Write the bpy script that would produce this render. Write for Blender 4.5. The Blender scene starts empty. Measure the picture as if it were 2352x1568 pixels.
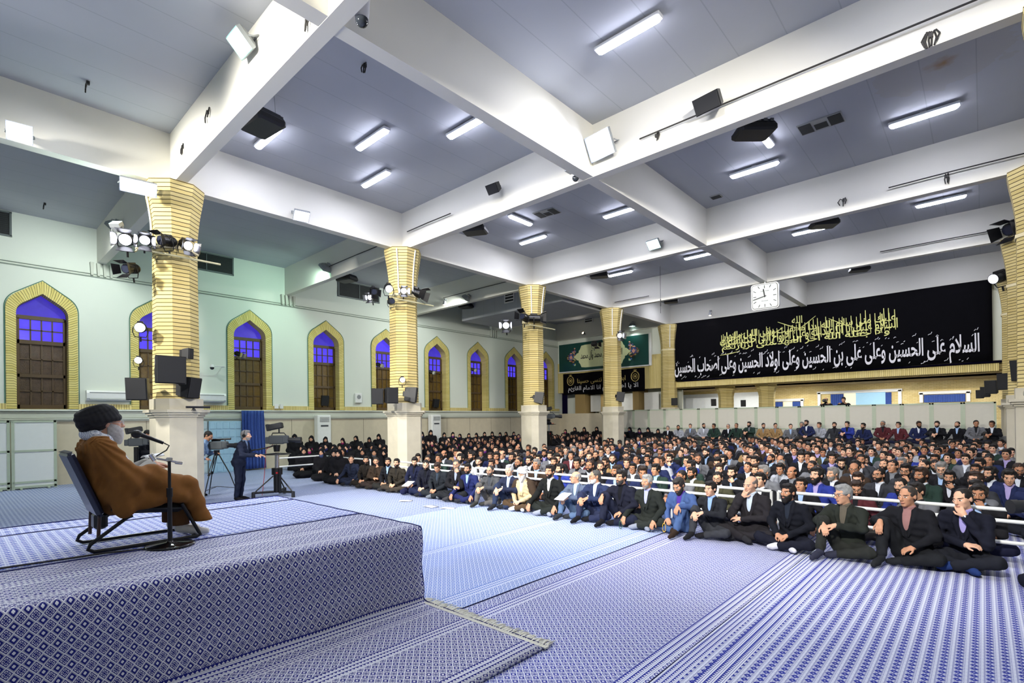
import bpy, bmesh, math, random
import numpy as np
from mathutils import Vector, Matrix, Euler
random.seed(7); rng = np.random.RandomState(11)
PI = math.pi
SC = bpy.context.scene
COL = SC.collection
# ------------------------------------------------------------------ camera, world, exposure
CAM = np.array([21.473, -3.5024, 1.9]); FPX = 1187.2355; CX, CY = 1176.0, 958.057
_a, _b, _r = [math.radians(v) for v in (42.36769, 0.164762, -0.713258)]
FW = np.array([-math.sin(_a)*math.cos(_b), math.cos(_a)*math.cos(_b), math.sin(_b)])
_rt = np.array([math.cos(_a), math.sin(_a), 0.0]); _up = np.cross(_rt, FW)
RT = _rt*math.cos(_r) + _up*math.sin(_r); UP = -_rt*math.sin(_r) + _up*math.cos(_r)
cd = bpy.data.cameras.new('camera'); cam = bpy.data.objects.new('camera', cd); COL.objects.link(cam)
cd.sensor_width = 36.0; cd.lens = FPX/2352*36; cd.shift_y = (CY-784)/2352; cd.clip_end = 200
M = Matrix(((RT[0], UP[0], -FW[0], CAM[0]), (RT[1], UP[1], -FW[1], CAM[1]), (RT[2], UP[2], -FW[2], CAM[2]), (0, 0, 0, 1)))
cam.matrix_world = M; SC.camera = cam
w = bpy.data.worlds.new('World'); SC.world = w; w.use_nodes = True
w.node_tree.nodes['Background'].inputs[0].default_value = (0.10, 0.08, 0.35, 1)
w.node_tree.nodes['Background'].inputs[1].default_value = 0.02
SC.view_settings.view_transform = 'Standard'; SC.view_settings.look = 'None'
SC.view_settings.exposure = 0.0; SC.view_settings.gamma = 1.0

def lamp(kind, loc, target, power, color, size=0.3, sizey=None, spot=None, name='lamp_light'):
    ld = bpy.data.lights.new(name, kind); o = bpy.data.objects.new(name, ld); COL.objects.link(o)
    ld.energy = power; ld.color = color; o.location = loc
    d = Vector(target)-Vector(loc); o.rotation_euler = d.to_track_quat('-Z', 'Y').to_euler()
    if kind == 'AREA':
        ld.size = size
        if sizey: ld.shape = 'RECTANGLE'; ld.size_y = sizey
    else: ld.shadow_soft_size = size
    if spot: ld.spot_size = spot; ld.spot_blend = 0.6
    return o
# ceiling tubes and floodlights of the bays behind and beside the camera, out of the frame
for y in (-8.3, -2.1):
    for x in (9.8, 13.3, 17.2, 20.6, 26.0):
        lamp('AREA', (x, y, 8.0), (x, y, 0), 30, (0.90, 0.93, 1.0), 1.1, 0.25)
for y in (4.1, 10.5, 16.45, 22.4):
    lamp('AREA', (26.0, y, 8.0), (26.0, y, 0), 40, (0.90, 0.93, 1.0), 1.1, 0.25)
# unseen spots added near the photographer to brighten audience, columns, partition and dado
for x, y, tx, ty, tz, p, a in ((15.2, -6.0, 12.0, 14, 1.8, 7500, 66), (20.6, -6.0, 17.0, 14, 1.8, 7000, 62), (20.8, -6.0, 6.0, 3.5, 1.8, 4500, 42), (22.1, .4, 11.0, 12, 2.6, 3000, 70), (9.5, -6.0, 9.0, 10, 1.8, 4500, 66)):
    lamp('SPOT', (x, y, 6.9), (tx, ty, tz), p, (1.0, 0.96, 0.88), 0.25, spot=math.radians(a))

# unseen area lights added to brighten the gallery and the aisle niches
for x, y, z, p in ((10.5, 27.2, 3.4, 70), (14.0, 27.2, 3.4, 90), (18.0, 27.2, 3.4, 90), (21.0, 27.2, 3.4, 60), (4.0, 24.4, 3.3, 12)):
    lamp('AREA', (x, y, z), (x, y+.4, 0), p, (1.0, .97, .9), 1.1, .3)
# ------------------------------------------------------------------ helpers
def at(px, py, ax, v):
    d = FW + RT*(px-CX)/FPX - UP*(py-CY)/FPX
    t = (v-CAM[ax])/d[ax]; return CAM+d*t

class E:
    """node maths: wraps a socket so formulas can be written in python"""
    T = None
    def __init__(s, sock): s.s = sock
    @staticmethod
    def m(op, *args):
        n = E.T.nodes.new('ShaderNodeMath'); n.operation = op
        for i, a in enumerate(args):
            if isinstance(a, E): E.T.links.new(a.s, n.inputs[i])
            else: n.inputs[i].default_value = a
        return E(n.outputs[0])
    def __add__(s, o): return E.m('ADD', s, o)
    __radd__ = __add__
    def __sub__(s, o): return E.m('SUBTRACT', s, o)
    def __rsub__(s, o): return E.m('SUBTRACT', o, s)
    def __mul__(s, o): return E.m('MULTIPLY', s, o)
    __rmul__ = __mul__
    def __truediv__(s, o): return E.m('DIVIDE', s, o)
    def lt(s, o): return E.m('LESS_THAN', s, o)
    def gt(s, o): return E.m('GREATER_THAN', s, o)
    def fr(s): return E.m('FRACT', s)
    def fl(s): return E.m('FLOOR', s)
    def ab(s): return E.m('ABSOLUTE', s)
    def mx(s, o): return E.m('MAXIMUM', s, o)
    def mn(s, o): return E.m('MINIMUM', s, o)
    def sin(s): return E.m('SINE', s)

def srgb(r, g, b):
    f = lambda c: (c/12.92 if c <= 0.04045 else ((c+0.055)/1.055)**2.4)
    return (f(r/255), f(g/255), f(b/255), 1.0)

MATS = {}
class Mt:
    """material under construction"""
    def __init__(s, name):
        s.m = bpy.data.materials.new(name); s.m.use_nodes = True; s.t = s.m.node_tree; E.T = s.t
        s.p = s.t.nodes['Principled BSDF']
    def coord(s, kind='Object'):
        n = s.t.nodes.new('ShaderNodeTexCoord'); x = s.t.nodes.new('ShaderNodeSeparateXYZ')
        s.t.links.new(n.outputs[kind], x.inputs[0]); s.vec = n.outputs[kind]
        return [E(x.outputs[i]) for i in range(3)]
    def noise(s, scale, detail=3, vec=None):
        n = s.t.nodes.new('ShaderNodeTexNoise'); n.inputs['Scale'].default_value = scale; n.inputs['Detail'].default_value = detail
        if vec is None:
            if not hasattr(s, 'vec'): s.coord()
            vec = s.vec
        s.t.links.new(vec, n.inputs['Vector']); return E(n.outputs['Fac'])
    def mix(s, f, a, b):
        n = s.t.nodes.new('ShaderNodeMix'); n.data_type = 'RGBA'
        if isinstance(f, E): s.t.links.new(f.s, n.inputs[0])
        else: n.inputs[0].default_value = f
        for v, i in ((a, 6), (b, 7)):
            if isinstance(v, (tuple, list)): n.inputs[i].default_value = v
            else: s.t.links.new(v, n.inputs[i])
        return n.outputs[2]
    def base(s, c):
        if isinstance(c, (tuple, list)): s.p.inputs['Base Color'].default_value = c
        else: s.t.links.new(c, s.p.inputs['Base Color'])
    def bump(s, h, st=0.3, dist=0.01):
        n = s.t.nodes.new('ShaderNodeBump'); n.inputs['Strength'].default_value = st; n.inputs['Distance'].default_value = dist
        s.t.links.new(h.s, n.inputs['Height']); s.t.links.new(n.outputs[0], s.p.inputs['Normal'])
    def set(s, **k):
        for a, v in k.items(): s.p.inputs[{'rough': 'Roughness', 'metal': 'Metallic', 'spec': 'Specular IOR Level', 'sheen': 'Sheen Weight'}[a]].default_value = v
        return s.m

def mat(name, rgb, rough=0.6, metal=0.0, var=0.06, scale=8, bump=0.0, emit=None, es=0.0, spec=0.5):
    if name in MATS: return MATS[name]
    M_ = Mt(name); c = srgb(*rgb)
    n = M_.noise(scale)
    d = tuple(max(0, v*(1-var)) for v in c[:3])+(1,); l = tuple(min(1, v*(1+var)) for v in c[:3])+(1,)
    M_.base(M_.mix(n, d, l))
    if bump: M_.bump(M_.noise(scale*6), bump, 0.004)
    if emit is not None:
        M_.p.inputs['Emission Color'].default_value = srgb(*emit); M_.p.inputs['Emission Strength'].default_value = es
    MATS[name] = M_.set(rough=rough, metal=metal, spec=spec); return M_.m

class MB:
    """collects shapes into one mesh"""
    def __init__(s): s.v = []; s.f = []; s.mi = []; s.uv = {}; s.cur = 0; s.sm = []
    def add(s, V, F, smooth=False, uvs=None):
        o = len(s.v); s.v += [tuple(map(float, p)) for p in V]
        for i, f in enumerate(F):
            if uvs is not None: s.uv[len(s.f)] = uvs[i]
            s.f.append(tuple(o+j for j in f)); s.mi.append(s.cur); s.sm.append(smooth)
        return s
    def m(s, i): s.cur = i; return s
    def box(s, c, d, R=None, bev=0.0):
        x, y, z = [k/2 for k in d]
        if bev > 0:
            b = min(bev, x*.9, y*.9, z*.9); V = []
            prof = [(x-b, y), (x, y-b), (x, -y+b), (x-b, -y), (-x+b, -y), (-x, -y+b), (-x, y-b), (-x+b, y)]
            inn = [(px-b*np.sign(px)*(abs(px) > x-b*1.01 and 1), py-b*np.sign(py)*(abs(py) > y-b*1.01 and 1)) for px, py in prof]
            for zz, pr in ((-z, inn), (-z+b, prof), (z-b, prof), (z, inn)): V += [(p[0], p[1], zz) for p in pr]
            F = [tuple(range(7, -1, -1)), tuple(range(24, 32))]
            for k in range(3):
                for i in range(8): j = (i+1) % 8; F.append((8*k+j, 8*k+i, 8*k+8+i, 8*k+8+j))
            F = [f[::-1] for f in F]
        else:
            V = [(a*x, b_*y, e*z) for e in (-1, 1) for b_ in (-1, 1) for a in (-1, 1)]
            F = [(0, 2, 3, 1), (4, 5, 7, 6), (0, 1, 5, 4), (2, 6, 7, 3), (0, 4, 6, 2), (1, 3, 7, 5)]
        V = np.array(V)
        if R is not None: V = V@np.array(R).T
        return s.add(V+np.array(c), F)
    def cyl(s, a, b, r0, r1=None, n=12, caps=True, smooth=True):
        r1 = r0 if r1 is None else r1; a = np.array(a, float); b = np.array(b, float); d = b-a; L = np.linalg.norm(d); d = d/(L+1e-9)
        u = np.cross(d, (0, 0, 1.0)); u = np.array((1., 0, 0)) if np.linalg.norm(u) < 1e-6 else u/np.linalg.norm(u); w_ = np.cross(d, u)
        V = [];
        for c, r in ((a, r0), (b, r1)):
            V += [c+r*(math.cos(t)*u+math.sin(t)*w_) for t in np.arange(n)*2*PI/n]
        s.add(V, [(i, n+i, n+(i+1) % n, (i+1) % n) for i in range(n)], smooth)
        if caps: s.add(V, [tuple(range(n)), tuple(range(2*n-1, n-1, -1))])
        return s
    def tube(s, pts, r, n=8, smooth=True, closed=False):
        pts = [np.array(p, float) for p in pts]; N = len(pts); V = []; pu = None
        rr = r if hasattr(r, '__len__') else [r]*N
        for i, p in enumerate(pts):
            if closed: d = pts[(i+1) % N]-pts[i-1]
            else: d = pts[min(i+1, N-1)]-pts[max(i-1, 0)]
            d = d/(np.linalg.norm(d)+1e-9)
            u = pu-d*(pu@d) if pu is not None else np.cross(d, (0, 0, 1.0) if abs(d[2]) < .95 else (1.0, 0, 0))
            u = u/(np.linalg.norm(u)+1e-9); pu = u; w_ = np.cross(d, u)
            V += [p+rr[i]*(math.cos(t)*u+math.sin(t)*w_) for t in np.arange(n)*2*PI/n]
        K = N if closed else N-1
        F = [(k*n+i, k*n+(i+1) % n, ((k+1) % N)*n+(i+1) % n, ((k+1) % N)*n+i) for k in range(K) for i in range(n)]
        s.add(V, F, smooth)
        if not closed: s.add(V, [tuple(range(n-1, -1, -1)), tuple(range((N-1)*n, N*n))])
        return s
    def lathe(s, prof, c=(0, 0, 0), n=24, smooth=True, ang0=0.0):
        V = []; c = np.array(c, float)
        for r, z in prof: V += [c+np.array((r*math.cos(t), r*math.sin(t), z)) for t in ang0+np.arange(n)*2*PI/n]
        F = [(k*n+i, k*n+(i+1) % n, (k+1)*n+(i+1) % n, (k+1)*n+i) for k in range(len(prof)-1) for i in range(n)]
        s.add(V, F, smooth); s.add(V, [tuple(range(n-1, -1, -1)), tuple(range((len(prof)-1)*n, len(prof)*n))]); return s
    def sph(s, c, r, n=12, m=8):
        r = np.array(r if hasattr(r, '__len__') else (r, r, r), float); V = [np.array(c)+r*np.array((0, 0, -1.))]
        for k in range(1, m):
            ph = -PI/2+PI*k/m
            V += [np.array(c)+r*np.array((math.cos(ph)*math.cos(t), math.cos(ph)*math.sin(t), math.sin(ph))) for t in np.arange(n)*2*PI/n]
        V.append(np.array(c)+r*np.array((0, 0, 1.)))
        F = [(0, 1+(i+1) % n, 1+i) for i in range(n)]
        for k in range(m-2): F += [(1+k*n+i, 1+k*n+(i+1) % n, 1+(k+1)*n+(i+1) % n, 1+(k+1)*n+i) for i in range(n)]
        T = 1+(m-1)*n; o = 1+(m-2)*n
        F += [(o+i, o+(i+1) % n, T) for i in range(n)]
        return s.add(V, F, True)
    def prism(s, poly, d, fn=None):
        """extrude a 2-D polygon by depth d; fn maps (u,v,w)->xyz"""
        fn = fn or (lambda u, v, w: (u, v, w)); n = len(poly)
        V = [fn(u, v, 0) for u, v in poly]+[fn(u, v, d) for u, v in poly]
        return s.add(V, [tuple(range(n-1, -1, -1)), tuple(range(n, 2*n))]+[(i, (i+1) % n, n+(i+1) % n, n+i) for i in range(n)])
    def grid(s, fn, nu, nv, smooth=True):
        V = [fn(i/nu, j/nv) for j in range(nv+1) for i in range(nu+1)]
        F = [(j*(nu+1)+i, j*(nu+1)+i+1, (j+1)*(nu+1)+i+1, (j+1)*(nu+1)+i) for j in range(nv) for i in range(nu)]
        return s.add(V, F, smooth)
    def build(s, name, mats, parent=None, loc=None, rot=None):
        me = bpy.data.meshes.new(name); me.from_pydata(s.v, [], s.f)
        for m_ in (mats if isinstance(mats, (list, tuple)) else [mats]): me.materials.append(m_)
        me.polygons.foreach_set('material_index', s.mi); me.polygons.foreach_set('use_smooth', s.sm)
        if s.uv:
            ul = me.uv_layers.new(name='UVMap')
            for fi, q in s.uv.items():
                for li, uv in zip(me.polygons[fi].loop_indices, q): ul.data[li].uv = uv
        me.update(); o = bpy.data.objects.new(name, me); COL.objects.link(o)
        if parent is not None: o.parent = parent
        if loc is not None: o.location = loc
        if rot is not None: o.rotation_euler = rot
        return o
def tag(o, label, cat, group=None, kind=None):
    o['label'] = label; o['category'] = cat
    if group: o['group'] = group
    if kind: o['kind'] = kind
    return o
def thing(name, label, cat, loc=(0, 0, 0), rot=(0, 0, 0), group=None):
    o = bpy.data.objects.new(name, None); COL.objects.link(o); o.location = loc; o.rotation_euler = rot; o.empty_display_size = .1
    return tag(o, label, cat, group)
def struct(o, label=None):
    o['kind'] = 'structure'
    if label: o['label'] = label
    return o
def copy_tree(o, parent=None):
    c = o.copy(); COL.objects.link(c)
    if parent is not None: c.parent = parent
    for ch in o.children: copy_tree(ch, c)
    return c
def rotz(a): return np.array(((math.cos(a), -math.sin(a), 0), (math.sin(a), math.cos(a), 0), (0, 0, 1)))
def rotx(a): return np.array(((1, 0, 0), (0, math.cos(a), -math.sin(a)), (0, math.sin(a), math.cos(a))))
def roty(a): return np.array(((math.cos(a), 0, math.sin(a)), (0, 1, 0), (-math.sin(a), 0, math.cos(a))))
# ------------------------------------------------------------------ hall dimensions
YR = (-6.2, 0.0, 6.18, 12.46, 18.46, 24.8)      # rows of cross beams
XA, XB, XC, XW = 8.1, 15.1, 22.45, 30.5          # column lines and right wall
HB, HC = 7.163, 8.3                               # beam soffit, ceiling
YN = -12.4; YBK = 24.8
# ------------------------------------------------------------------ setting materials
def plaster(name, rgb, var=0.05, rough=0.75):
    if name in MATS: return MATS[name]
    M_ = Mt(name); M_.coord(); c = srgb(*rgb)
    n = M_.noise(0.6, 5)*.5+M_.noise(4.5, 6)*.5 if 'stone' in name else M_.noise(0.6, 5)
    M_.base(M_.mix(n, tuple(v*(1-var*2) for v in c[:3])+(1,), tuple(min(1, v*(1+var)) for v in c[:3])+(1,)))
    M_.bump(M_.noise(40), 0.08, 0.003); MATS[name] = M_.set(rough=rough, spec=0.25); return M_.m
def brick(name, rgb, rgb2, mortar, pu, pv, uv=True, ju=0.14, jv=0.2, zaxis=False):
    """courses pv high; optional upright joints every pu along u (running bond)"""
    if name in MATS: return MATS[name]
    M_ = Mt(name)
    if uv: x, y, z = M_.coord('UV'); u, v = x, y
    else: x, y, z = M_.coord('Object'); u, v = x+y, z
    row = (v/pv).fl(); fv = (v/pv).fr()
    jy = fv.lt(jv)
    if pu:
        fu = (u/pu+row*0.5).fr(); jx = fu.lt(ju*pv/pu)*0.5
        idn = ((row*12.9898+(u/pu+row*0.5).fl()*78.233).sin()*43758.5).fr()
        j = jy.mx(jx)
    else: idn = ((row*12.9898).sin()*43758.5).fr(); j = jy
    tone = idn*0.6+M_.noise(2.2, 4)*0.6-0.1
    c = M_.mix(tone, srgb(*rgb), srgb(*rgb2))
    M_.base(M_.mix(j, c, srgb(*mortar)))
    M_.bump(1.0-j, 0.6, 0.012); MATS[name] = M_.set(rough=0.8, spec=0.2); return M_.m
m_ceil = None
def ceiling_mat():
    M_ = Mt('painted_ceiling'); x, y, z = M_.coord(); c = srgb(160, 163, 170)
    seam = ((x/0.78).fr()-0.5).ab().lt(0.012)
    n = M_.noise(0.35, 4)
    a = M_.mix(n, srgb(166, 169, 175), srgb(182, 185, 191))
    # water stains beyond the second cross beam
    d = E.m('SQRT', (x-21.0)*(x-21.0)*0.8+(y-8.8)*(y-8.8))
    dd = d+M_.noise(2.5, 4)*0.9-0.45
    ring = (1.0-dd/0.95).mx(0.0).mn(1.0)
    a2 = M_.mix(ring.gt(0.02)*0.3, a, srgb(168, 162, 150))
    sp = (1.0-dd/0.28).mx(0.0).mn(1.0)
    a3 = M_.mix(sp*0.8, a2, srgb(150, 112, 50))
    M_.base(M_.mix(seam*0.3, a3, srgb(120, 122, 126)))
    M_.bump(1.0-seam, 0.3, 0.01); return M_.set(rough=0.8, spec=0.2)
m_ceil = ceiling_mat()
m_beam = plaster('beam_paint', (226, 224, 214), 0.03)
m_wall = plaster('wall_paint', (216, 222, 212), 0.03)
m_stone = plaster('dado_stone', (206, 196, 172), 0.12, 0.5)
m_stone2 = plaster('column_stone', (204, 198, 178), 0.16, 0.5)
m_band = plaster('cornice_paint', (196, 200, 188), 0.05)
m_brickc = brick('column_brick', (190, 170, 106), (214, 198, 142), (56, 44, 28), 0, 0.085, uv=False, jv=0.17)
m_bricka = brick('arch_brick', (206, 190, 110), (226, 212, 142), (84, 76, 44), 0, 0.075, uv=True, jv=0.16)
m_brickw = brick('wall_brick', (212, 190, 128), (232, 214, 160), (150, 128, 84), 0.21, 0.07, uv=True, jv=0.14)
m_lintel = brick('soldier_brick', (206, 188, 120), (228, 212, 150), (108, 92, 52), 0, 0.07, uv=True, jv=0.16)
m_reveal = brick('reveal_brick', (196, 180, 110), (214, 200, 136), (90, 80, 48), 0, 0.075, uv=True, jv=0.14)
m_green = mat('green_edge_strip', (70, 120, 100), 0.6)
m_wood = mat('dark_window_wood', (84, 66, 42), 0.55, var=0.25, scale=30)
m_white = mat('white_enamel', (226, 228, 226), 0.4)
m_grey = mat('grey_metal', (150, 154, 156), 0.45, 0.3)
m_black = mat('black_plastic', (26, 27, 30), 0.5)
m_blk2 = mat('black_satin_metal', (18, 18, 20), 0.35, 0.2)
m_chrome = mat('bright_metal', (205, 205, 208), 0.2, 1.0, var=0.02)
m_cable = mat('dark_cable', (40, 38, 36), 0.6)

# ------------------------------------------------------------------ carpets
def rug_mat(name, kind, blue=(44, 54, 150), white=(232, 236, 246), pu=0.068, pv=0.08, swap=False, bands=(), vert=False):
    """woven blue and white rug; kind 'lattice' or 'rows'; bands: (x0,x1) striped borders running along y"""
    M_ = Mt(name); x, y, z = M_.coord('UV')
    u, v = y/pu, x/pv
    du = (u-0.5).fl()+1.0; fu = (u-du)
    dv = (v-0.5).fl()+1.0; fv = (v-dv)
    if kind == 'lattice':
        a, b = u+v, u-v
        ra, rb = (a+0.5).fl(), (b+0.5).fl()
        fa, fb = (a-ra), (b-rb)
        line = fa.ab().mx(fb.ab()).gt(0.445)
        odd = (((ra+rb)*0.5).fr()).gt(0.25)
        # dark diamond with a little white cross
        ca, cb = (fa+fb).ab(), (fa-fb).ab()
        cross = ca.mx(cb).lt(0.26)*(1.0-(ca.mn(cb)).gt(0.12))
        rim = fa.ab().mx(fb.ab()).gt(0.34)
        dark = cross.mx(rim*((fa*12.0).fr().gt(0.5)))
        # flowered diamond: cross of leaves
        mxx, mnn = fa.ab().mx(fb.ab()), fa.ab().mn(fb.ab())
        ringw = (mxx.gt(0.09)*mxx.lt(0.19)).mx(mxx.gt(0.26)*mxx.lt(0.36))
        flower = ringw*mnn.gt(0.045)*((fa.ab()-fb.ab()).ab().gt(0.035))
        w_ = odd*flower+(1.0-odd)*dark
        f = w_.mx(line)
    else:
        # rows: double white line every pv, small diamonds between
        line = fv.ab().gt(0.43)*(1.0-(fv.ab().gt(0.475)*((u*3.0).fr().gt(0.5))))
        d = fu.ab()*1.0+fv.ab()*1.35
        dia = d.lt(0.42)*(1.0-d.lt(0.12))
        d2 = (0.5-fu.ab())*1.0+(0.42-fv.ab()).ab()*1.3
        sp = ((u*4.0).fr().gt(0.5))*((v*5.0).fr().gt(0.5))
        f = (1.0-dia)*(0.46+0.5*sp*d2.gt(0.12))
        f = f.mx(line).mn(1.0)
    for (x0, x1) in bands:
        inb = x.gt(x0)*x.lt(x1)
        t = (x-x0)/(x1-x0)
        tri = ((t*6.0).fr()-((y/0.03).fr()-0.5).ab()*1.6).gt(0.25)
        stripe = ((t*6.0).fl()*0.5).fr().gt(0.25)
        bw = stripe*((t*12.0).fr().gt(0.25))+(1.0-stripe)*tri*0.9
        f = f*(1.0-inb)+bw*inb
    n = M_.noise(1.1, 3)
    cb = M_.mix(n, srgb(*[c*0.86 for c in blue]), srgb(*[min(255, c*1.14) for c in blue]))
    M_.base(M_.mix(f, cb, srgb(*white)))
    M_.bump(M_.noise(220), 0.25, 0.003)
    return M_.set(rough=0.9, spec=0.15)
m_rug_floor = rug_mat('woven_floor_rug', 'lattice', bands=((17.80, 17.96), (19.50, 19.66)))
m_rug_row = rug_mat('woven_row_rug', 'rows', blue=(46, 58, 156), pv=0.087, pu=0.07, bands=((19.72, 19.84), (19.92, 20.10)))
m_rug_far = rug_mat('woven_far_rug', 'rows', blue=(70, 92, 150), white=(196, 204, 222), pv=0.087, pu=0.07)
m_rug_pale = rug_mat('woven_pale_rug', 'lattice', blue=(84, 118, 196), white=(228, 236, 248), bands=((15.55, 15.7), (17.24, 17.40)))
m_rug_stage = rug_mat('woven_stage_rug', 'lattice', blue=(34, 38, 116), white=(226, 226, 228))
m_rug_top = rug_mat('woven_stage_top_rug', 'rows', blue=(66, 88, 178), pv=0.087, pu=0.07)
m_fringe = mat('cotton_fringe', (226, 224, 210), 0.9)
m_fold = mat('rug_edge_binding', (30, 36, 92), 0.9)

def slab(name, x0, x1, y0, y1, z0, z1, m, parent=None, nx=1, ny=1, wav=0.0, bind=None):
    """rug or plate with uv in metres"""
    b = MB(); r = np.random.RandomState(int(abs(x0*77+y0*13)) % 9999)
    def zf(x, y): return z1+wav*(math.sin(y*2.1+x)+math.sin(x*3.3-y*1.2))*0.5
    nx = max(1, nx); ny = max(1, ny); V = []; F = []; U = []
    for j in range(ny+1):
        for i in range(nx+1):
            x = x0+(x1-x0)*i/nx; y = y0+(y1-y0)*j/ny
            ed = 0.02*wav*60*math.sin(y*5.0+x0)*(0 < 1)
            V.append((x+(ed*0.4 if i in (0, nx) else 0), y, zf(x, y)))
    for j in range(ny):
        for i in range(nx):
            q = (j*(nx+1)+i, j*(nx+1)+i+1, (j+1)*(nx+1)+i+1, (j+1)*(nx+1)+i); F.append(q)
            U.append([(V[k][0], V[k][1]) for k in q])
    b.add(V, F, False, U)
    bd = [j for j in range(nx+1)]+[(j)*(nx+1)+nx for j in range(1, ny+1)]+[ny*(nx+1)+i for i in range(nx-1, -1, -1)]+[j*(nx+1) for j in range(ny-1, 0, -1)]
    W = [V[k] for k in bd]; n = len(W); b.m(1)
    b.add(W+[(p[0], p[1], z0) for p in W], [((i+1) % n, i, n+i, n+(i+1) % n) for i in range(n)])
    return b.build(name, [m, bind or m_fold], parent)
def fringe(name, x0, x1, y, z, parent, dy=0.12):
    b = MB(); r = random.Random(5); x = x0
    while x < x1:
        a = r.uniform(-.05, .05); l = dy*r.uniform(.5, 1.15)
        b.tube([(x, y-.02, z+.012), (x+a*.4, y+l*.5, z+.010+r.random()*.012), (x+a, y+l, z+.004)], [.006, .007, .003], 5); x += .011
    b.box(((x0+x1)/2, y-.012, z+.008), (x1-x0, .05, .014))
    return b.build(name, m_fringe, parent)

fl = MB(); fl.add([(-.6, YN, 0), (XW, YN, 0), (XW, 31, 0), (-.6, 31, 0)], [(0, 1, 2, 3)], False, [[(-.6, YN), (XW, YN), (XW, 31), (-.6, 31)]])
floor = struct(fl.build('floor', m_rug_far), 'hall floor covered wall to wall in blue patterned carpet')
# rugs laid on the open floor in front of the audience
def rug(x0, x1, y0, y1, z, m, label, nx=4, ny=14, wav=.004, fr=None, bind=None):
    t = thing('woven_rug', label, 'rug', group='blue and white woven rugs')
    slab('field', x0, x1, y0, y1, 0.001, z, m, t, nx, ny, wav, bind)
    if fr: fringe('fringe', x0, x1, fr, z, t)
    return t
rug(13.1, 17.60, -.15, 22.1, .016, m_rug_pale, 'pale blue lattice rug running from the stage end under the front row of men', 6, 40)
rug(17.62, 19.69, -12, 22.1, .011, m_rug_floor, 'blue diamond lattice rug right of the dark seam on the open floor', 4, 60)
rug(19.70, 21.9, -12, 22.1, .012, m_rug_row, 'blue rug with lengthwise white lines at the lower right of the floor', 6, 60, bind=m_rug_row)
rug(8.72, 13.08, 1.2, 22.1, .010, m_rug_far, 'greyish blue rug in front of the pedestal camera and under the audience', 6, 40)
# ------------------------------------------------------------------ ceiling and beams
c = MB(); c.box(((XW-.5)/2, (YN+31)/2, HC+.1), (XW+1.2, 31-YN, .2)); struct(c.build('ceiling', m_ceil), 'grey painted hall ceiling with long panel seams')
k = 0
for x in (XA, XB, XC):
    b = MB(); b.box((x, (YN+YBK)/2, (HB+HC)/2+.002), (.26, YBK-YN, HC-HB)); o = struct(b.build('beam', m_beam), 'long white ceiling beam running the length of the hall'); k += 1
for y in YR[:-1]:
    b = MB(); b.box((XW/2, y, (HB+HC)/2), (XW, .22, HC-HB)); struct(b.build('beam', m_beam), 'white cross beam under the ceiling')
b = MB(); b.box((XW/2, YBK+.1, (HB+HC)/2), (XW, .5, HC-HB)); struct(b.build('beam', m_beam), 'white end beam above the black banner')
# dropped soffit in the side aisle
b = MB(); b.box((4.4, 16.6, 7.55), (6.6, 3.2, .9)); struct(b.build('ceiling', m_ceil), 'dropped white soffit in the side aisle')
# stepped corbels where the cross beams meet the left wall
for y in YR[1:5]:
    t = thing('beam_corbel', 'stepped plaster corbel under the beam end %s' % {0.0: 'left of the nearest column', 6.18: 'between the second and third visible windows', 12.46: 'just right of the second column', 18.46: 'just left of the third column'}[y], 'corbel', (0, y, HB))
    for i in range(4):
        p = MB(); p.prism([(-.05, 0), (.05, 0), (.03, -.42), (-.03, -.42)], .16-.02*i, lambda u, v, w_, i=i: (w_, u+(i-1.5)*.17, v)); p.build('tooth', m_band, t)

# ------------------------------------------------------------------ left wall with arched openings
WY = (-1.45, 1.60, 4.66, 7.88, 10.99, 14.16, 17.18, 20.28, 23.45)
ZS, ZSP = 2.38, 5.25
def arch(hw, za, zsp, z0, n=9):
    """right half up from the sill to the apex: upright, rounded haunch, straight run to the point"""
    pts = [(hw, z0), (hw, zsp)]
    hx, hz = hw*0.72, zsp+(za-zsp)*0.52
    for i in range(1, n):
        t = i/n; q = ((1-t)**2*hw+2*t*(1-t)*hw+t*t*hx, (1-t)**2*zsp+2*t*(1-t)*(zsp+(hz-zsp)*0.62)+t*t*hz); pts.append(q)
    for i in range(0, 5): pts.append((hx*(1-i/4), hz+(za-hz)*i/4))
    return pts
def full(hw, za, zsp, z0):
    r = arch(hw, za, zsp, z0); return r+[(-x, z) for x, z in r[-2::-1]]
IN = (0.60, 5.94, 5.28, ZS); OUT = (0.83, 6.33, 5.40, ZS)
def plate(name, outer, holes, x, th, m, uvs=True, axis='x'):
    """upright plate in the y-z plane at x with holes, th thick behind"""
    bm = bmesh.new(); ed = []
    for loop in [outer]+holes:
        vs = [bm.verts.new((x, p[0], p[1])) for p in loop]
        ed += [bm.edges.new((vs[i], vs[(i+1) % len(vs)])) for i in range(len(vs))]
    bmesh.ops.triangle_fill(bm, use_beauty=True, use_dissolve=False, edges=ed)
    for f in bm.faces:
        f.normal_update()
        if f.normal.x < 0: f.normal_flip()
    r = bmesh.ops.extrude_face_region(bm, geom=bm.faces[:])
    bmesh.ops.translate(bm, verts=[v for v in r['geom'] if isinstance(v, bmesh.types.BMVert)], vec=(-th, 0, 0))
    bmesh.ops.recalc_face_normals(bm, faces=bm.faces[:])
    ul = bm.loops.layers.uv.new('UVMap')
    for f in bm.faces:
        for l in f.loops: l[ul].uv = (l.vert.co.y, l.vert.co.z)
    me = bpy.data.meshes.new(name); bm.to_mesh(me); bm.free(); me.materials.append(m)
    o = bpy.data.objects.new(name, me); COL.objects.link(o); return o
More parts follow.
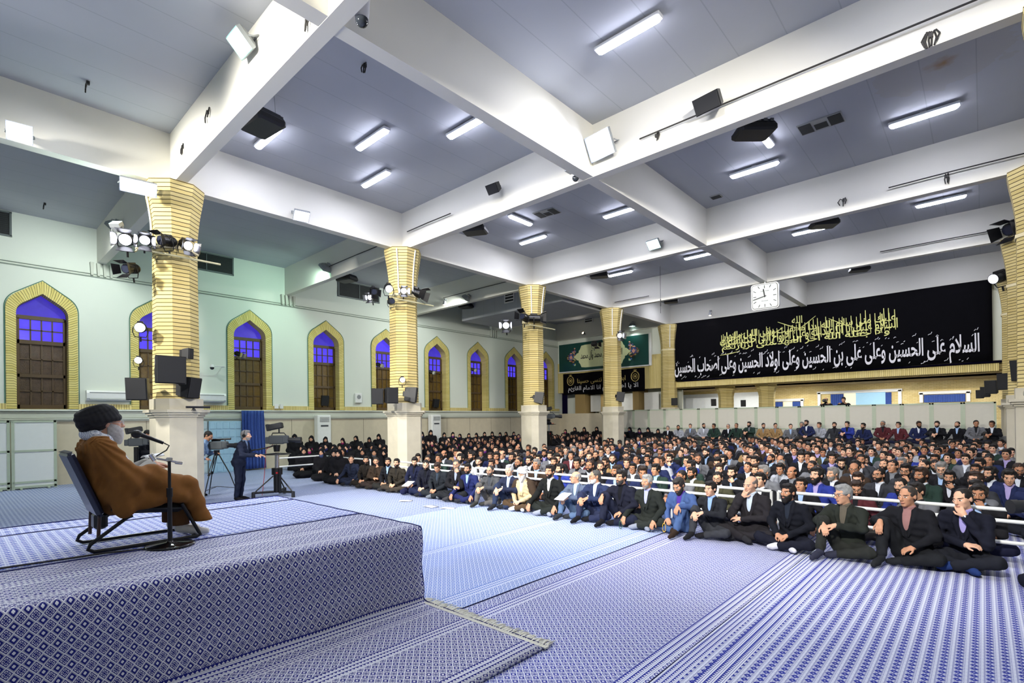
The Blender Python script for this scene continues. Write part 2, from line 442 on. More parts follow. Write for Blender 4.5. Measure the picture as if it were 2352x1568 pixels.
zone = plate('wall_left', [(YN, 2.10), (YBK+.4, 2.10), (YBK+.4, HC), (YN, HC)], [[(y+u, v) for u, v in full(*OUT)] for y in WY], 0, .5, m_wall)
struct(zone, 'white plaster wall with a row of arched windows')
b = MB(); b.box((-.22, (YN+YBK)/2, 1.05), (.44, YBK-YN+.8, 2.1)); struct(b.build('baseboard_left', m_stone), 'stone dado along the window wall')
b = MB()
for i in range(22):
    y = YN+1.7*i; b.box((.003, y, 1.0), (.008, .012, 1.98))
struct(b.build('trim_1', mat('stone_joint', (120, 112, 96), .8)), 'upright joints of the stone dado')
b = MB()
for z, d, h in ((2.02, .05, .05), (2.07, .09, .05), (2.2, .04, .19)): b.box((d/2, (YN+YBK)/2, z), (d, YBK-YN, h))
struct(b.build('trim_2', m_band), 'moulded cornice on top of the dado')
b = MB(); segs = [YN]+[v for y in WY for v in (y-.83, y+.83)]+[YBK]
for i in range(0, len(segs), 2):
    y0, y1 = segs[i:i+2]; b.box((.03, (y0+y1)/2, 2.46), (.06, y1-y0, .17))
    for f in range(len(b.f)-6, len(b.f)): b.uv[f] = [(b.v[q][2], b.v[q][1]) for q in b.f[f]]
struct(b.build('trim_3', m_lintel), 'course of upright yellow bricks above the dado')
b = MB(); b.box((.055, (YN+YBK)/2, 2.345), (.10, YBK-YN, .05)); struct(b.build('trim_4', mat('conduit_white', (214, 218, 208), .5)), 'white cable duct along the dado')

# brick surround, reveal and window
m_glass = Mt('blue_dusk_glass'); xx, yy, zz = m_glass.coord('Object')
nz = m_glass.noise(3.0, 4); gl = m_glass.mix(nz, srgb(70, 52, 225), srgb(98, 82, 255))
m_glass.base(srgb(40, 30, 120)); m_glass.t.links.new(gl, m_glass.p.inputs['Emission Color']); m_glass.p.inputs['Emission Strength'].default_value = .95
m_glass = m_glass.set(rough=.15)
m_glass2 = Mt('dark_blue_glass'); m_glass2.coord(); gl = m_glass2.mix(m_glass2.noise(2.2, 5), srgb(44, 32, 150), srgb(86, 70, 235))
m_glass2.base(srgb(40, 30, 120)); m_glass2.t.links.new(gl, m_glass2.p.inputs['Emission Color']); m_glass2.p.inputs['Emission Strength'].default_value = .75
m_glass2 = m_glass2.set(rough=.15)
def pattern_glass(name, a, b_, r=.25):
    M_ = Mt(name); M_.coord(); M_.base(M_.mix(M_.noise(9, 4), srgb(*a), srgb(*b_))); M_.bump(M_.noise(60, 4), .8, .01); return M_.set(rough=r, spec=.6)
m_amber = pattern_glass('amber_pattern_glass', (72, 54, 20), (122, 94, 34)); m_brown = pattern_glass('brown_rippled_glass', (46, 36, 26), (104, 84, 62), .15)
rin = full(*IN); rout = full(*OUT)
def ring_path(p):
    d = [0]
    for i in range(1, len(p)): d.append(d[-1]+math.hypot(p[i][0]-p[i-1][0], p[i][1]-p[i-1][1]))
    return d
for wi, y in enumerate(WY):
    wdw = thing('window_%d' % (wi+1), 'tall pointed arch window with yellow brick surround and blue upper panes, number %d along the wall' % (wi+1), 'window', (0, y, 0)); wdw['kind'] = 'structure'
    b = MB(); n = len(rin); din = ring_path(rout)
    for x0, in ((.035,),):
        V = [(x0, p[0], p[1]) for p in rin]+[(x0, p[0], p[1]) for p in rout]+[(-.02, p[0], p[1]) for p in rout]
        F = [(i+1, i, n+i, n+i+1) for i in range(n-1)]+[(n+i+1, n+i, 2*n+i, 2*n+i+1) for i in range(n-1)]
        U = [[(0, din[i+1]), (0, din[i]), (.3, din[i]), (.3, din[i+1])] for i in range(n-1)]*2
        b.add(V, F, False, U)
    b.build('brick_surround', m_bricka, wdw)
    b = MB(); V = [(.035, p[0], p[1]) for p in rin]+[(-.46, p[0], p[1]) for p in rin]
    b.add(V, [(i, i+1, n+i+1, n+i) for i in range(n-1)], False, [[(0, din[i]), (0, din[i+1]), (.5, din[i+1]), (.5, din[i])] for i in range(n-1)])
    b.box((-.21, 0, ZS-.02), (.5, 1.2, .05)); b.build('reveal', m_reveal, wdw)
    # timber frame: stiles, transoms, glazing bars
    fx = -.36; b = MB()
    for s in (-1, 1): b.box((fx, s*.56, 3.78), (.10, .10, 2.80))
    for z, h in ((ZS+.07, .14), (3.42, .10), (4.46, .12), (5.22, .12)): b.box((fx, 0, z), (.10, 1.12, h))
    for (za, zb) in ((2.52, 3.37), (3.47, 4.40), (4.52, 5.16)):
        for u in (-.255, 0, .255): b.box((fx, u, (za+zb)/2), (.05, .035, zb-za))
        b.box((fx, 0, (za+zb)/2), (.05, 1.04, .035))
    b.build('timber_frame', m_wood, wdw)
    b = MB(); b.box((fx-.02, 0, 4.84), (.012, 1.04, .66)); b.build('blue_panes', m_glass, wdw)
    b = MB(); r = [(p[0]*.98, p[1]) for p in rin if p[1] > 5.28]; b.prism([(.585, 5.26)]+r[1:-1]+[(-.585, 5.26)], .012, lambda u, v, w_: (fx-.02+w_, u, v)); b.build('arched_pane', m_glass2 if wi != 4 else m_glass, wdw)
    b = MB(); b.box((fx-.02, 0, 3.93), (.012, 1.04, .95)); b.box((fx-.02, 0, 2.94), (.012, 1.04, .90)); b.build('patterned_panes', m_brown if wi == 0 else m_amber, wdw)
    b = MB(); b.tube([(.02, p[0]*1.03, p[1]+.02) for p in rout], .012, 5); b.build('edge_cable', m_green, wdw)
# back of the windows: outside wall closing the hall
b = MB(); b.box((-.62, (YN+YBK)/2, 4), (.1, YBK-YN, 9)); struct(b.build('wall_outer', m_reveal), 'outer skin behind the windows')
b = MB()
for z in (6.80, 6.72): b.tube([(.03, YN, z), (.03, YBK, z)], .014 if z > 6.75 else .02, 6)
tag(b.build('wall_conduit', mat('conduit_green_grey', (150, 160, 148), .6)), 'pair of thin cables running along the wall above the arched windows', 'cable')

# ------------------------------------------------------------------ other walls
b = MB(); b.box((XW+.15, (YN+31)/2, HC/2), (.3, 31-YN, HC)); struct(b.build('wall_right', m_wall), 'white side wall beyond the right columns')
b = MB(); b.box((XW/2, YN-.15, HC/2), (XW, .3, HC)); struct(b.build('wall_near', m_wall), 'white wall behind the photographer')
def wallbox(b, c, d):
    b.box(c, d)
    for f in range(len(b.f)-6, len(b.f)): b.uv[f] = [(b.v[q][0]+b.v[q][1], b.v[q][2]) for q in b.f[f]]
# end wall above the gallery opening
b = MB(); b.box((XA/2-.4, YBK+.17, (4.2+HB)/2), (XA-.2, .3, HB-4.2)); b.box((XW/2+3.8, YBK+.2, (4.0+HB)/2), (XW-7.6, .3, HB-4.0)); struct(b.build('wall_back', m_wall), 'upper end wall behind the banners')
b = MB(); b.box((15.0, YBK+.08, 3.72), (13.9, .42, .30))
b.box((4.0, YBK+.12, 4.6), (8.2, .35, 2.0))
for f in range(len(b.f)): b.uv[f] = [(b.v[q][2], b.v[q][0]) for q in b.f[f]]
struct(b.build('trim_5', m_lintel), 'soldier course of yellow bricks under the banner')
b = MB()
for dy, z in ((.35, 3.50), (.75, 3.42), (1.3, 3.36)): wallbox(b, (15.0, YBK+dy+.25, z+.25), (14.4, .5, .22))
wallbox(b, (15.0, YBK+3.6, 3.75), (15.4, 4.6, .5))
struct(b.build('trim_6', m_brickw), 'stepped brick soffit of the gallery')
b = MB(); wallbox(b, (13.5, YBK+4.6, 2.0), (18.5, .3, 4.0)); struct(b.build('wall_gallery', m_brickw), 'yellow brick wall at the back of the gallery')
b = MB(); b.box((4, YBK+1.4, 2.2), (8.4, .2, 4.4)); struct(b.build('wall_aisle', m_wall), 'white wall behind the aisle niches')
# ------------------------------------------------------------------ columns
def column(x, y, label, half=False):
    t = thing('column', label, 'column', (x, y, 0)); t['kind'] = 'structure'
    a0 = PI/8; R = .405/math.cos(PI/8)
    b = MB(); prof = [(R*1.03, 2.42), (R*1.02, 3.2), (R, 4.6), (R*.985, 5.6), (R*.99, 6.0), (R*1.05, 6.3), (R*1.14, 6.6), (R*1.24, 6.85), (R*1.32, 7.08), (R*1.33, HB)]
    b.lathe(prof, n=8, smooth=False, ang0=a0); b.build('brick_shaft', m_brickc, t)
    b = MB(); b.lathe([(R*1.045, 5.70), (R*1.045, 5.78)], n=8, smooth=False, ang0=a0); b.build('ring_course', plaster('ring_brick', (226, 214, 174), .05), t)
    b = MB(); s = .46; ch = .20
    oc = lambda s, c_: [(s, -s+c_), (s, s-c_), (s-c_, s), (-s+c_, s), (-s, s-c_), (-s, -s+c_), (-s+c_, -s), (s-c_, -s)]
    b.prism(oc(s, ch), 2.05); b.build('stone_plinth', m_stone2, t)
    b = MB()
    for z, h, e in ((2.03, .05, .03), (2.08, .05, .07), (2.13, .06, .11), (2.19, .24, .0)): b.prism(oc(s+e, ch+e*.4), h, lambda u, v, w_, z=z: (u, v, z+w_))
    b.build('plinth_cap', m_stone2, t)
    b = MB(); r = R*1.02
    for an in ((-.95, .1) if y > 1 else (-1.6,)):
        n = (math.cos(an), math.sin(an)); b.tube([(n[0]*R*k_, n[1]*R*k_, z) for k_, z in ((1.30, 7.1), (1.14, 6.7), (1.03, 6.3), (.99, 5.85))], .022, 6)
    b.build('conduit', m_white, t)
    return t
for y, nm in ((0, 'tall octagonal yellow brick column nearest the stage with three black speakers'), (6.18, 'octagonal brick column with lit spotlights, second from the stage'), (12.46, 'octagonal brick column behind the seated women, third from the stage'), (18.46, 'octagonal brick column in front of the green sign')):
    column(XA, y, nm)
column(XA, 24.62, 'brick column engaged in the end wall left of the black banner')
for y, nm in ((24.62, 'brick column engaged in the end wall right of the black banner'), (18.46, 'octagonal brick column at the right edge of the view'), (12.46, 'brick column mostly outside the right edge'), (6.18, 'right side brick column out of view near the photographer'), (0, 'right side brick column out of view beside the photographer')):
    column(XC, y, nm)
# ------------------------------------------------------------------ gallery behind the partition
for x in (10.75, 12.9):
    b = MB(); b.lathe([(.40, 0), (.40, 3.0), (.46, 3.3), (.62, 3.6)], (x, YBK+1.4, 0), n=8, smooth=False, ang0=PI/8)
    o = tag(b.build('gallery_column', m_brickc), 'short brick column in the gallery, %s of two' % ('left' if x < 11 else 'right'), 'column'); o['kind'] = 'structure'
b = MB(); b.box((9.1, YBK+4.40, 2.85), (5.6, .06, .95)); struct(b.build('window_10', mat('lit_white_panel', (226, 232, 236), .6)), 'bright white panels between the gallery columns')
m_curt = mat('blue_curtain', (58, 86, 158), .9, var=.2, scale=14)
def gal_window(n, x0, x1, z0, z1, label, panes):
    t = thing('window_%d' % n, label, 'window', (0, YBK+4.4, 0)); t['kind'] = 'structure'
    b = MB()
    for c_, d in ((((x0+x1)/2, 0, z1), (x1-x0+.2, .14, .14)), ((x0, 0, (z0+z1)/2), (.14, .14, z1-z0)), ((x1, 0, (z0+z1)/2), (.14, .14, z1-z0))): b.box(c_, d)
    b.build('window_frame', m_white, t)
    for i, (a, e, m) in enumerate(panes):
        b = MB()
        if m is m_curt:
            b.grid(lambda u, v: (a+(e-a)*u, -.02+.025*math.sin(u*(e-a)*70), z0+(z1-.1-z0)*v), 60, 1); b.build('curtain', m, t)
        else: b.box(((a+e)/2, .05, (z0+z1)/2), (e-a, .02, z1-z0)); b.build('pane', m, t)
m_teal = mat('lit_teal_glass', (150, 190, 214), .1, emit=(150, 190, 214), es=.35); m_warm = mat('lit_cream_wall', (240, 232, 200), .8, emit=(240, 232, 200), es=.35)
gal_window(11, 12.2, 13.9, 2.0, 2.78, 'small gallery window with blue curtain behind the partition', ((12.3, 12.9, m_curt), (12.9, 13.4, m_warm), (13.4, 13.8, m_curt)))
gal_window(12, 14.75, 18.35, 2.0, 3.12, 'wide white framed gallery opening with blue curtains and lit room', ((15.3, 15.9, m_curt), (15.9, 16.45, m_warm), (16.45, 17.75, m_teal), (17.75, 18.0, m_curt)))
gal_window(13, 19.2, 20.95, 2.45, 2.92, 'right gallery window with a blue valance curtain', ((19.3, 20.85, m_curt),))
# niches in the aisle end wall, left of the banner column
for i, (x0, x1) in enumerate(((1.3, 2.1), (3.3, 4.1), (5.6, 6.0))):
    b = MB(); b.box(((x0+x1)/2, YBK+.7, 2.9), (x1-x0, 1.2, 1.4)); struct(b.build('pier', m_brickw), 'brick pier between the aisle niches')
b = MB(); b.box((4.0, YBK+.2, 1.1), (8.2, .3, 2.2)); struct(b.build('baseboard_back', m_stone), 'stone dado below the aisle niches')
for i, (x0, x1) in enumerate(((2.25, 3.2), (4.3, 5.4), (6.15, 7.1))):
    b = MB(); b.box(((x0+x1)/2, YBK+.55, 2.85), (x1-x0, .05, 1.1)); o = tag(b.build('niche_board', m_white), 'white board in the %s brick niche below the small black banner' % ('left', 'middle', 'right')[i], 'board'); o['kind'] = 'structure'
KF, KS = 1.0, 1.0
# ------------------------------------------------------------------ ceiling tubes
m_tube = mat('tube_diffuser', (245, 246, 255), .4, emit=(236, 238, 255), es=200.0)
m_tubes = mat('tube_diffuser_side', (245, 246, 255), .4, emit=(236, 238, 255), es=45.0)
m_tray = mat('tube_tray', (210, 212, 216), .4)
def tube_light(x, y, label, ang=0, L=1.14, z=8.16):
    t = thing('fluorescent_light', label, 'ceiling light', (x, y, z), (0, 0, ang), 'fluorescent ceiling lights')
    b = MB(); b.box((0, 0, .07), (L+.06, .17, .06), None, .01); b.box((0, 0, .12), (.1, .06, .06)); b.build('tray', m_tray, t)
    b = MB(); b.box((0, 0, .02), (L, .14, .06), None, .026); d = b.build('diffuser', [m_tube, m_tubes], t)
    for f in d.data.polygons: f.material_index = 0 if f.normal.z < -.9 else 1
rows = {4.12: 'first', 10.5: 'second', 16.45: 'third', 22.4: 'fourth'}; cols = {9.8: 'first', 13.3: 'second', 17.2: 'third', 20.6: 'fourth'}
for y, ry in rows.items():
    for x, cx_ in cols.items():
        tube_light(x, y, 'bright ceiling tube crosswise in the %s bay from the stage, %s from the window aisle' % (ry, cx_))
tube_light(11.4, 2.99, 'bright ceiling tube in the first bay, middle of its three tubes')
tube_light(9.8, 1.37, 'bright ceiling tube partly under the black hanging box nearest the stage')
tube_light(10.68, 8.85, 'ceiling tube turned lengthwise beside the small square vent', PI/2, 1.02)
tube_light(17.87, 9.15, 'short ceiling tube turned lengthwise beside a black hanging box', PI/2, .8)

# ------------------------------------------------------------------ floodlights
def flood(p, aim, label, w_=.42, h=.34, glow=(225, 235, 255), es=22, power=0, spot=None, cat='floodlight', name='floodlight', grp=None):
    """box floodlight at p facing aim"""
    p = Vector(p); d = (Vector(aim)-p).normalized(); q = d.to_track_quat('-Y', 'Z')
    t = thing(name, label, cat, p, (0, 0, 0), grp); t.rotation_mode = 'QUATERNION'; t.rotation_quaternion = q
    b = MB(); V = []
    for yy, s in ((-.06, 1.0), (.02, 1.0), (.12, .62)): V += [(-w_/2*s, yy, -h/2*s), (w_/2*s, yy, -h/2*s), (w_/2*s, yy, h/2*s), (-w_/2*s, yy, h/2*s)]
    b.add(V, [(4+i, (i+1) % 4+4, (i+1) % 4, i) for i in range(4)]+[(8+i, (i+1) % 4+8, (i+1) % 4+4, 4+i) for i in range(4)]+[(11, 10, 9, 8)]); b.build('housing', m_grey, t)
    b = MB(); b.box((0, -.055, 0), (w_*.94, .012, h*.92), None, .006)
    b.build('lens', mat('flood_glow_%d_%d_%d_%d' % (*glow, es*10), glow, .3, emit=glow, es=es*.35), t)
    b = MB(); b.tube([(-w_/2-.01, .03, 0), (-w_/2-.02, .10, -.04), (-w_/2-.01, .2, -.05), (w_/2+.01, .2, -.05), (w_/2+.02, .10, -.04), (w_/2+.01, .03, 0)], .012, 6); b.box((0, .21, -.05), (.10, .05, .12)); b.build('bracket', m_grey, t)
    if power:
        l = lamp('SPOT', p+d*.12, aim, power*KF, tuple(v/255 for v in glow), .15, spot=spot or 2.2); l.name = 'lamp_light'
    return t
CYAN = (200, 255, 240); COOL = (226, 232, 255); WARM = (255, 226, 190)
P = lambda px, py, ax, v: tuple(at(px, py, ax, v))
flood(P(555, 97, 1, -.30), (13, -6, 2), 'square cyan white floodlight on the cross beam above the stage', .40, .34, CYAN, 20, 260)
flood(P(45, 305, 0, 8.5), (21, -4, 2.0), 'glaring white floodlight on the beam at the far upper left', .36, .32, COOL, 26, 160)
flood(P(318, 428, 0, 8.72), (16, -2, .8), 'wide white floodlight on the beam beside the nearest brick column', .62, .28, COOL, 22, 320)
flood(P(692, 494, 0, 8.5), (14, 1.5, .5), 'white floodlight on the long beam between the first two columns', .38, .28, COOL, 18, 140)
GREEN = (172, 255, 208)
flood(P(747, 615, 1, 5.88), (0, 4.8, 3.6), 'cyan floodlight on the cross beam beside the window wall', .36, .34, GREEN, 16, 430, 2.7)
flood(P(1380, 333, 1, 5.84), (14.6, -4, 2.4), 'large glaring floodlight at the middle beam crossing', .62, .5, COOL, 24, 420)
flood(P(1502, 560, 1, 12.16), (13, 5, 1.0), 'cyan tinted floodlight on the third cross beam', .44, .32, (214, 246, 250), 12, 160)
flood(P(1452, 747, 1, 24.45), (P(1452, 747, 1, 24.6)[0], 24.2, 2), 'grey floodlight over the green sign shining down', .34, .24, (210, 250, 240), 9, 70)
flood(P(1340, 765, 1, 24.55), (2.2, 24.0, 7.6), 'small warm lamp glowing above the left part of the green sign', .14, .12, WARM, 16, 26)
flood(P(1021, 697, 1, 12.25), (P(1021, 697, 1, 12.25)[0], 11.9, 4), 'small warm lamp on the cross beam in the aisle', .14, .12, WARM, 18, 14)
flood(P(1631, 722, 1, 24.3), (P(1631, 722, 1, 24.3)[0], 23.8, 4), 'small warm lamp on the end beam left of the clock', .12, .10, WARM, 18, 10)
PALE = (236, 255, 242)  # floods after the first are added to brighten the window wall
for x, y, z, l, pw in ((3.6, -.30, 7.4, 'pale green floodlight on the beam end above the first arched window', 620), (4.5, 12.16, 7.3, 'added pale floodlight on the third cross beam, brightening the aisle wall', 760), (4.5, 18.16, 7.3, 'added pale floodlight on the fourth cross beam, brightening the aisle wall', 600), (3.6, -6.5, 7.3, 'added pale floodlight left of the frame, brightening the aisle wall', 520)):
    flood((x, y, z), (0, y-1.8, 2.4), l, .32, .28, PALE, 12, pw, 2.8)

# ------------------------------------------------------------------ stage spotlights with barn doors
def spot(p, aim, label, lit=0, s=1.0, power=0, doors=True, tint=COOL):
    p = Vector(p); d = (Vector(aim)-p).normalized(); q = d.to_track_quat('-Y', 'Z')
    t = thing('stage_spotlight', label, 'spotlight', p, (0, 0, 0), 'stage spotlights on the columns'); t.rotation_mode = 'QUATERNION'; t.rotation_quaternion = q; t.scale = (s, s, s)
    b = MB(); b.cyl((0, .20, 0), (0, -.12, 0), .10, .105, 14); b.cyl((0, .26, 0), (0, .20, 0), .06, .10, 14); b.box((0, .06, .11), (.10, .2, .05), None, .01)
    for k in range(4): b.cyl((0, .02+.045*k, 0), (0, .03+.045*k, 0), .112, None, 14)
    hs_ = b.build('housing', m_blk2, t)
    b = MB(); b.cyl((0, -.122, 0), (0, -.13, 0), .092, .085, 16)
    b.build('lens', mat('spot_glow_%d' % lit, (235, 238, 255), .2, emit=(235, 238, 255), es=lit*.25) if lit else mat('dark_lens', (40, 44, 60), .1), hs_)
    b = MB(); b.tube([(-.125, .05, 0), (-.135, .05, -.10), (-.10, .05, -.2), (.10, .05, -.2), (.135, .05, -.10), (.125, .05, 0)], .010, 6); b.cyl((0, .05, -.2), (0, .05, -.30), .018, None, 8); b.build('yoke', m_blk2, t)
    if doors:
        for k in range(4):
            a = k*PI/2; b = MB(); o = .11; L = .16
            V = [(-.09, -.13, o), (.09, -.13, o), (.12, -.13-L, o+.07), (-.12, -.13-L, o+.07)]
            V2 = [(v[0], v[1]+.004, v[2]+.006) for v in V]; R = roty(a)
            b.add([tuple(R@np.array(v)) for v in V+V2], [(0, 1, 2, 3), (7, 6, 5, 4), (0, 4, 5, 1), (1, 5, 6, 2), (2, 6, 7, 3), (3, 7, 4, 0)])
            b.build('barn_door', m_chrome if (lit and k % 2) else m_blk2, hs_)
    if power: lamp('SPOT', p+d*.35, aim, power*KS, (.95, .97, 1.0), .08, spot=1.0)
    return t
TALK = (15.6, -2.2, 1.7); AUD = (14, 6, .8)
C1 = 'on the first brick column'
spot(P(290, 550, 0, 8.3), (19, -4.5, 2), 'brightly lit spotlight at the left end of the rack '+C1, 40, 1.2, 220)
spot(P(332, 549, 0, 8.6), (18, -2.5, 1.0), 'lit spotlight with open barn doors, second from the left '+C1, 26, 1.0, 160)
spot(P(380, 553, 0, 8.7), (14, -9, 3.5), 'unlit black spotlight facing left in front '+C1, 0, 1.0)
spot(P(427, 562, 0, 8.6), (18, 1.2, 2.0), 'lit spotlight at the right end of the rack '+C1, 26, 1.0, 120)
spot(P(298, 617, 0, 8.2), (13, -6.5, 3.0), 'big black spotlight hanging lower left of the rack '+C1, 0, .95)
flood(P(268, 517, 0, 8.0), (10, -3, 9.5), 'small cyan uplight above the rack '+C1, .2, .16, CYAN, 18, 50)
spot(P(322, 752, 0, 8.3), (20.5, -4.0, 2.0), 'dazzling round spotlight halfway down the left side '+C1, 60, 1.0, 120, False)
spot(P(318, 827, 0, 8.3), (20, -3.8, 1.9), 'small dazzling spotlight just above the left speaker '+C1, 50, .7, 60, False)
C2 = 'on the second brick column'
spot(P(893, 662, 0, 8.7), (17, .5, 2), 'dazzling spotlight in the middle of the rack '+C2, 50, 1.1, 150, False)
spot(P(927, 667, 0, 8.65), (18, 0, 2), 'lit spotlight right of the middle '+C2, 36, .9, 120)
spot(P(955, 672, 0, 8.5), (16, 12, 2.5), 'black spotlight with open white barn doors at the right '+C2, 0, 1.3)
spot(P(858, 668, 0, 8.3), (16, 2, 1.5), 'black spotlight at the upper left of the rack '+C2, 0, .9)
spot(P(853, 682, 0, 8.2), (12, -2, 3), 'small lit spotlight at the left of the rack '+C2, 12, .8)
spot(P(899, 692, 0, 8.7), (19, 2, 4), 'small round black lamp under the rack '+C2, 0, .8, 0, False)
spot(P(924, 872, 0, 8.7), (19.5, -1, 1.8), 'dazzling lamp above the lower speakers '+C2, 46, .8, 90, False)
C3 = 'on the third brick column'
spot(P(1163, 746, 0, 8.3), (15, 2, 2), 'pale lit spotlight at the left of the rack '+C3, 10, 1.3)
spot(P(1204, 729, 0, 8.7), (10, 4, 7), 'black spotlight tilted up at the front '+C3, 0, 1.2)
spot(P(1231, 731, 0, 8.6), (16, 18, 5.5), 'black spotlight pointing right '+C3, 0, 1.4)
C4 = 'on the fourth brick column'
spot(P(1420, 770, 0, 8.5), (14, 15, 4.5), 'half lit spotlight at the right '+C4, 8, 1.3)
spot(P(1366, 790, 1, 18.0), (6.5, 24.5, 5.8), 'spotlight at the left aimed at the green sign '+C4, 0, 1.1)
spot(P(2330, 522, 1, 18.2), (15, 10, 3.5), 'large black spotlight with barn doors at the top right edge', 0, 1.8)
spot(P(2292, 637, 1, 23.6), (16, 16, 4), 'spotlight beside the upper right corner of the black banner', 12, 1.9, 0, False)
for x, y, q_ in ((8.65, 0, 0), (8.65, 6.18, 0), (8.65, 12.46, 0)):
    b = MB(); b.tube([(x, y-.85, 5.5), (x, y+.75, 5.5)], .022, 8); b.tube([(x, y, 5.5), (x-.3, y, 5.55)], .02, 8); b.tube([(x-.25, y-.8, 5.5), (x, y-.8, 5.5)], .02, 8)
    tag(b.build('lighting_bar', mat('painted_bar', (206, 200, 160), .5)), 'pale bar carrying the spotlights around the %s brick column' % {0: 'first', 6.18: 'second', 12.46: 'third'}[y], 'bar')
# small lamps fixed in the window reveals
for wi, (px, py) in enumerate(((556, 814), (870, 838), (994, 855), (1088, 849))):
    y = at(px, py, 0, .1)[1]; k = min(range(9), key=lambda i: abs(WY[i]-y))
    spot((.02, WY[k]-.42, at(px, py, 0, 0)[2]), (4, WY[k]+3.0, 3.0), 'small lamp clipped in the arched window, %s' % ('left of the blue curtain top', 'partly behind the second column', 'two windows left of the third column', 'next left of the third column')[wi], 14, .75)

# ------------------------------------------------------------------ loudspeakers
m_grill = mat('speaker_grille', (20, 21, 24), .7, var=.3, scale=200, bump=.4)
def speaker(p, aim, label, w_=.40, h=.52, d_=.34, roll=0, grp='black loudspeakers'):
    p = Vector(p); d = (Vector(aim)-p).normalized(); q = d.to_track_quat('-Y', 'Z')
    t = thing('loudspeaker', label, 'loudspeaker', p, (0, 0, 0), grp); t.rotation_mode = 'QUATERNION'; t.rotation_quaternion = q
    b = MB(); f, k = .5, .36
    V = [(-w_*f, 0, -h/2), (w_*f, 0, -h/2), (w_*f, 0, h/2), (-w_*f, 0, h/2), (-w_*k, d_, -h/2+.03), (w_*k, d_, -h/2+.03), (w_*k, d_, h/2-.03), (-w_*k, d_, h/2-.03)]
    b.add(V, [(0, 1, 2, 3), (7, 6, 5, 4), (0, 4, 5, 1), (1, 5, 6, 2), (2, 6, 7, 3), (3, 7, 4, 0)]); cb = b.build('cabinet', m_black, t)
    b = MB(); b.box((0, -.012, 0), (w_*.94, .024, h*.95), None, .01); b.build('grille', m_grill, cb)
    b = MB(); b.box((0, d_+.03, 0), (.10, .07, .16), None, .01); b.tube([(0, d_+.05, 0), (0, d_+.16, -.05)], .02, 8); b.build('bracket', m_blk2, t)
    return t
D1 = 'nearest the stage'
speaker(P(393, 849, 0, 9.02), (19, 0, 2.9), 'largest black speaker, on the front of the column '+D1, .56, .58)
speaker(P(313, 893, 0, 8.66), (18, -6, 1.4), 'black speaker on the left of the column '+D1, .38, .46)
speaker(P(447, 891, 0, 8.66), (16, 6.5, 1.0), 'black speaker on the right of the column '+D1, .40, .46)
speaker(P(438, 812, 0, 8.66), (16, 6.5, 3.0), 'small black speaker high on the right of the column '+D1, .16, .24, .16)
D2 = 'on the second brick column'
speaker(P(867, 910, 0, 8.66), (18, -1, 1.4), 'left of the three black speakers '+D2, .34, .46)
speaker(P(902, 908, 0, 9.0), (19, 3, 2.2), 'middle of the three black speakers '+D2, .34, .46)
speaker(P(956, 907, 0, 8.66), (15, 13, 1.6), 'right of the three black speakers '+D2, .34, .46)
speaker(P(1247, 914, 0, 8.66), (14, 17, 1.6), 'black speaker on the right of the third brick column', .34, .46)
speaker(P(1431, 912, 0, 8.66), (14, 24, 1.6), 'black speaker on the right of the fourth brick column', .36, .48)
speaker(P(1549, 922, 1, 24.0), (12, 14, 1.6), 'black speaker below the left end of the big black banner', .34, .40)
speaker(P(747, 920, 0, .05), (8, 7, 1.0), 'black speaker standing in the second arched window right of the curtain', .34, .46, .2)
speaker(P(1003, 926, 0, .05), (8, 14, 1.0), 'black speaker standing in the arched window over the tall air conditioner', .34, .46, .2)
speaker(P(1639, 924, 1, YBK+.8), (12, 14, 1.8), 'small black speaker on the left gallery column', .28, .4, .2)
speaker(P(1707, 926, 1, YBK+.8), (13, 14, 1.8), 'small black speaker on the right gallery column', .26, .36, .2)
for (px, py, y_, s, l) in ((2341, 850, 17.9, .62, 'large black speaker cut by the right edge'), (2307, 876, 20.4, .56, 'second speaker from the right edge in the row by the right columns'), (2275, 889, 22.4, .5, 'third speaker from the right edge below the banner end'), (2262, 900, 23.3, .4, 'fourth speaker from the right edge below the banner end'), (2250, 905, 24.0, .34, 'smallest speaker at the left end of the right hand row')):
    speaker(P(px, py, 1, y_), (16, 8, 1.6), l, s*.72, s, s*.5)
speaker(P(1623, 237, 1, 5.66), (17, -2, 2.0), 'black speaker tilted on the second cross beam near the right', .48, .28, .26)
speaker(P(1130, 434, 1, 5.70), (13, -1, 2.5), 'black speaker tilted on the second cross beam near the middle', .34, .24, .22)
speaker(P(2350, 690, 1, 17.9), (16, 10, 3), 'small black speaker high on the right edge column', .24, .30, .3)

# ------------------------------------------------------------------ flat black cabinets hanging from the ceiling
def hang(px, py, z, label, ang=.35, s=1.0):
    p = at(px, py, 2, z); t = thing('hanging_cabinet', label, 'hanging cabinet', p, (0, 0, ang), 'flat black cabinets hanging from the ceiling'); t.scale = (s, s, s)
    b = MB(); b.box((0, 0, 0), (.78, .56, .16), None, .04); b.prism([(-.36, -.25), (.36, -.25), (.36, .25), (-.36, .25)], .10, lambda u, v, w_: (u*(1-w_*1.6), v*(1-w_*2.2), .07+w_)); b.build('cabinet', m_black, t)
    b = MB()
    for i in range(5):
        for sy in (-1, 1): b.box((-.27+.135*i, sy*.235, .13), (.07, .04, .06))
    b.build('louvres', mat('louvre_grey', (84, 88, 92), .5), t)
    b = MB(); h = (HC-z)/s
    for sx in (-.3, .3): b.tube([(sx, .1, .15), (sx*.8, .1, h)], .006, 5)
    b.build('chain', m_grey, t)
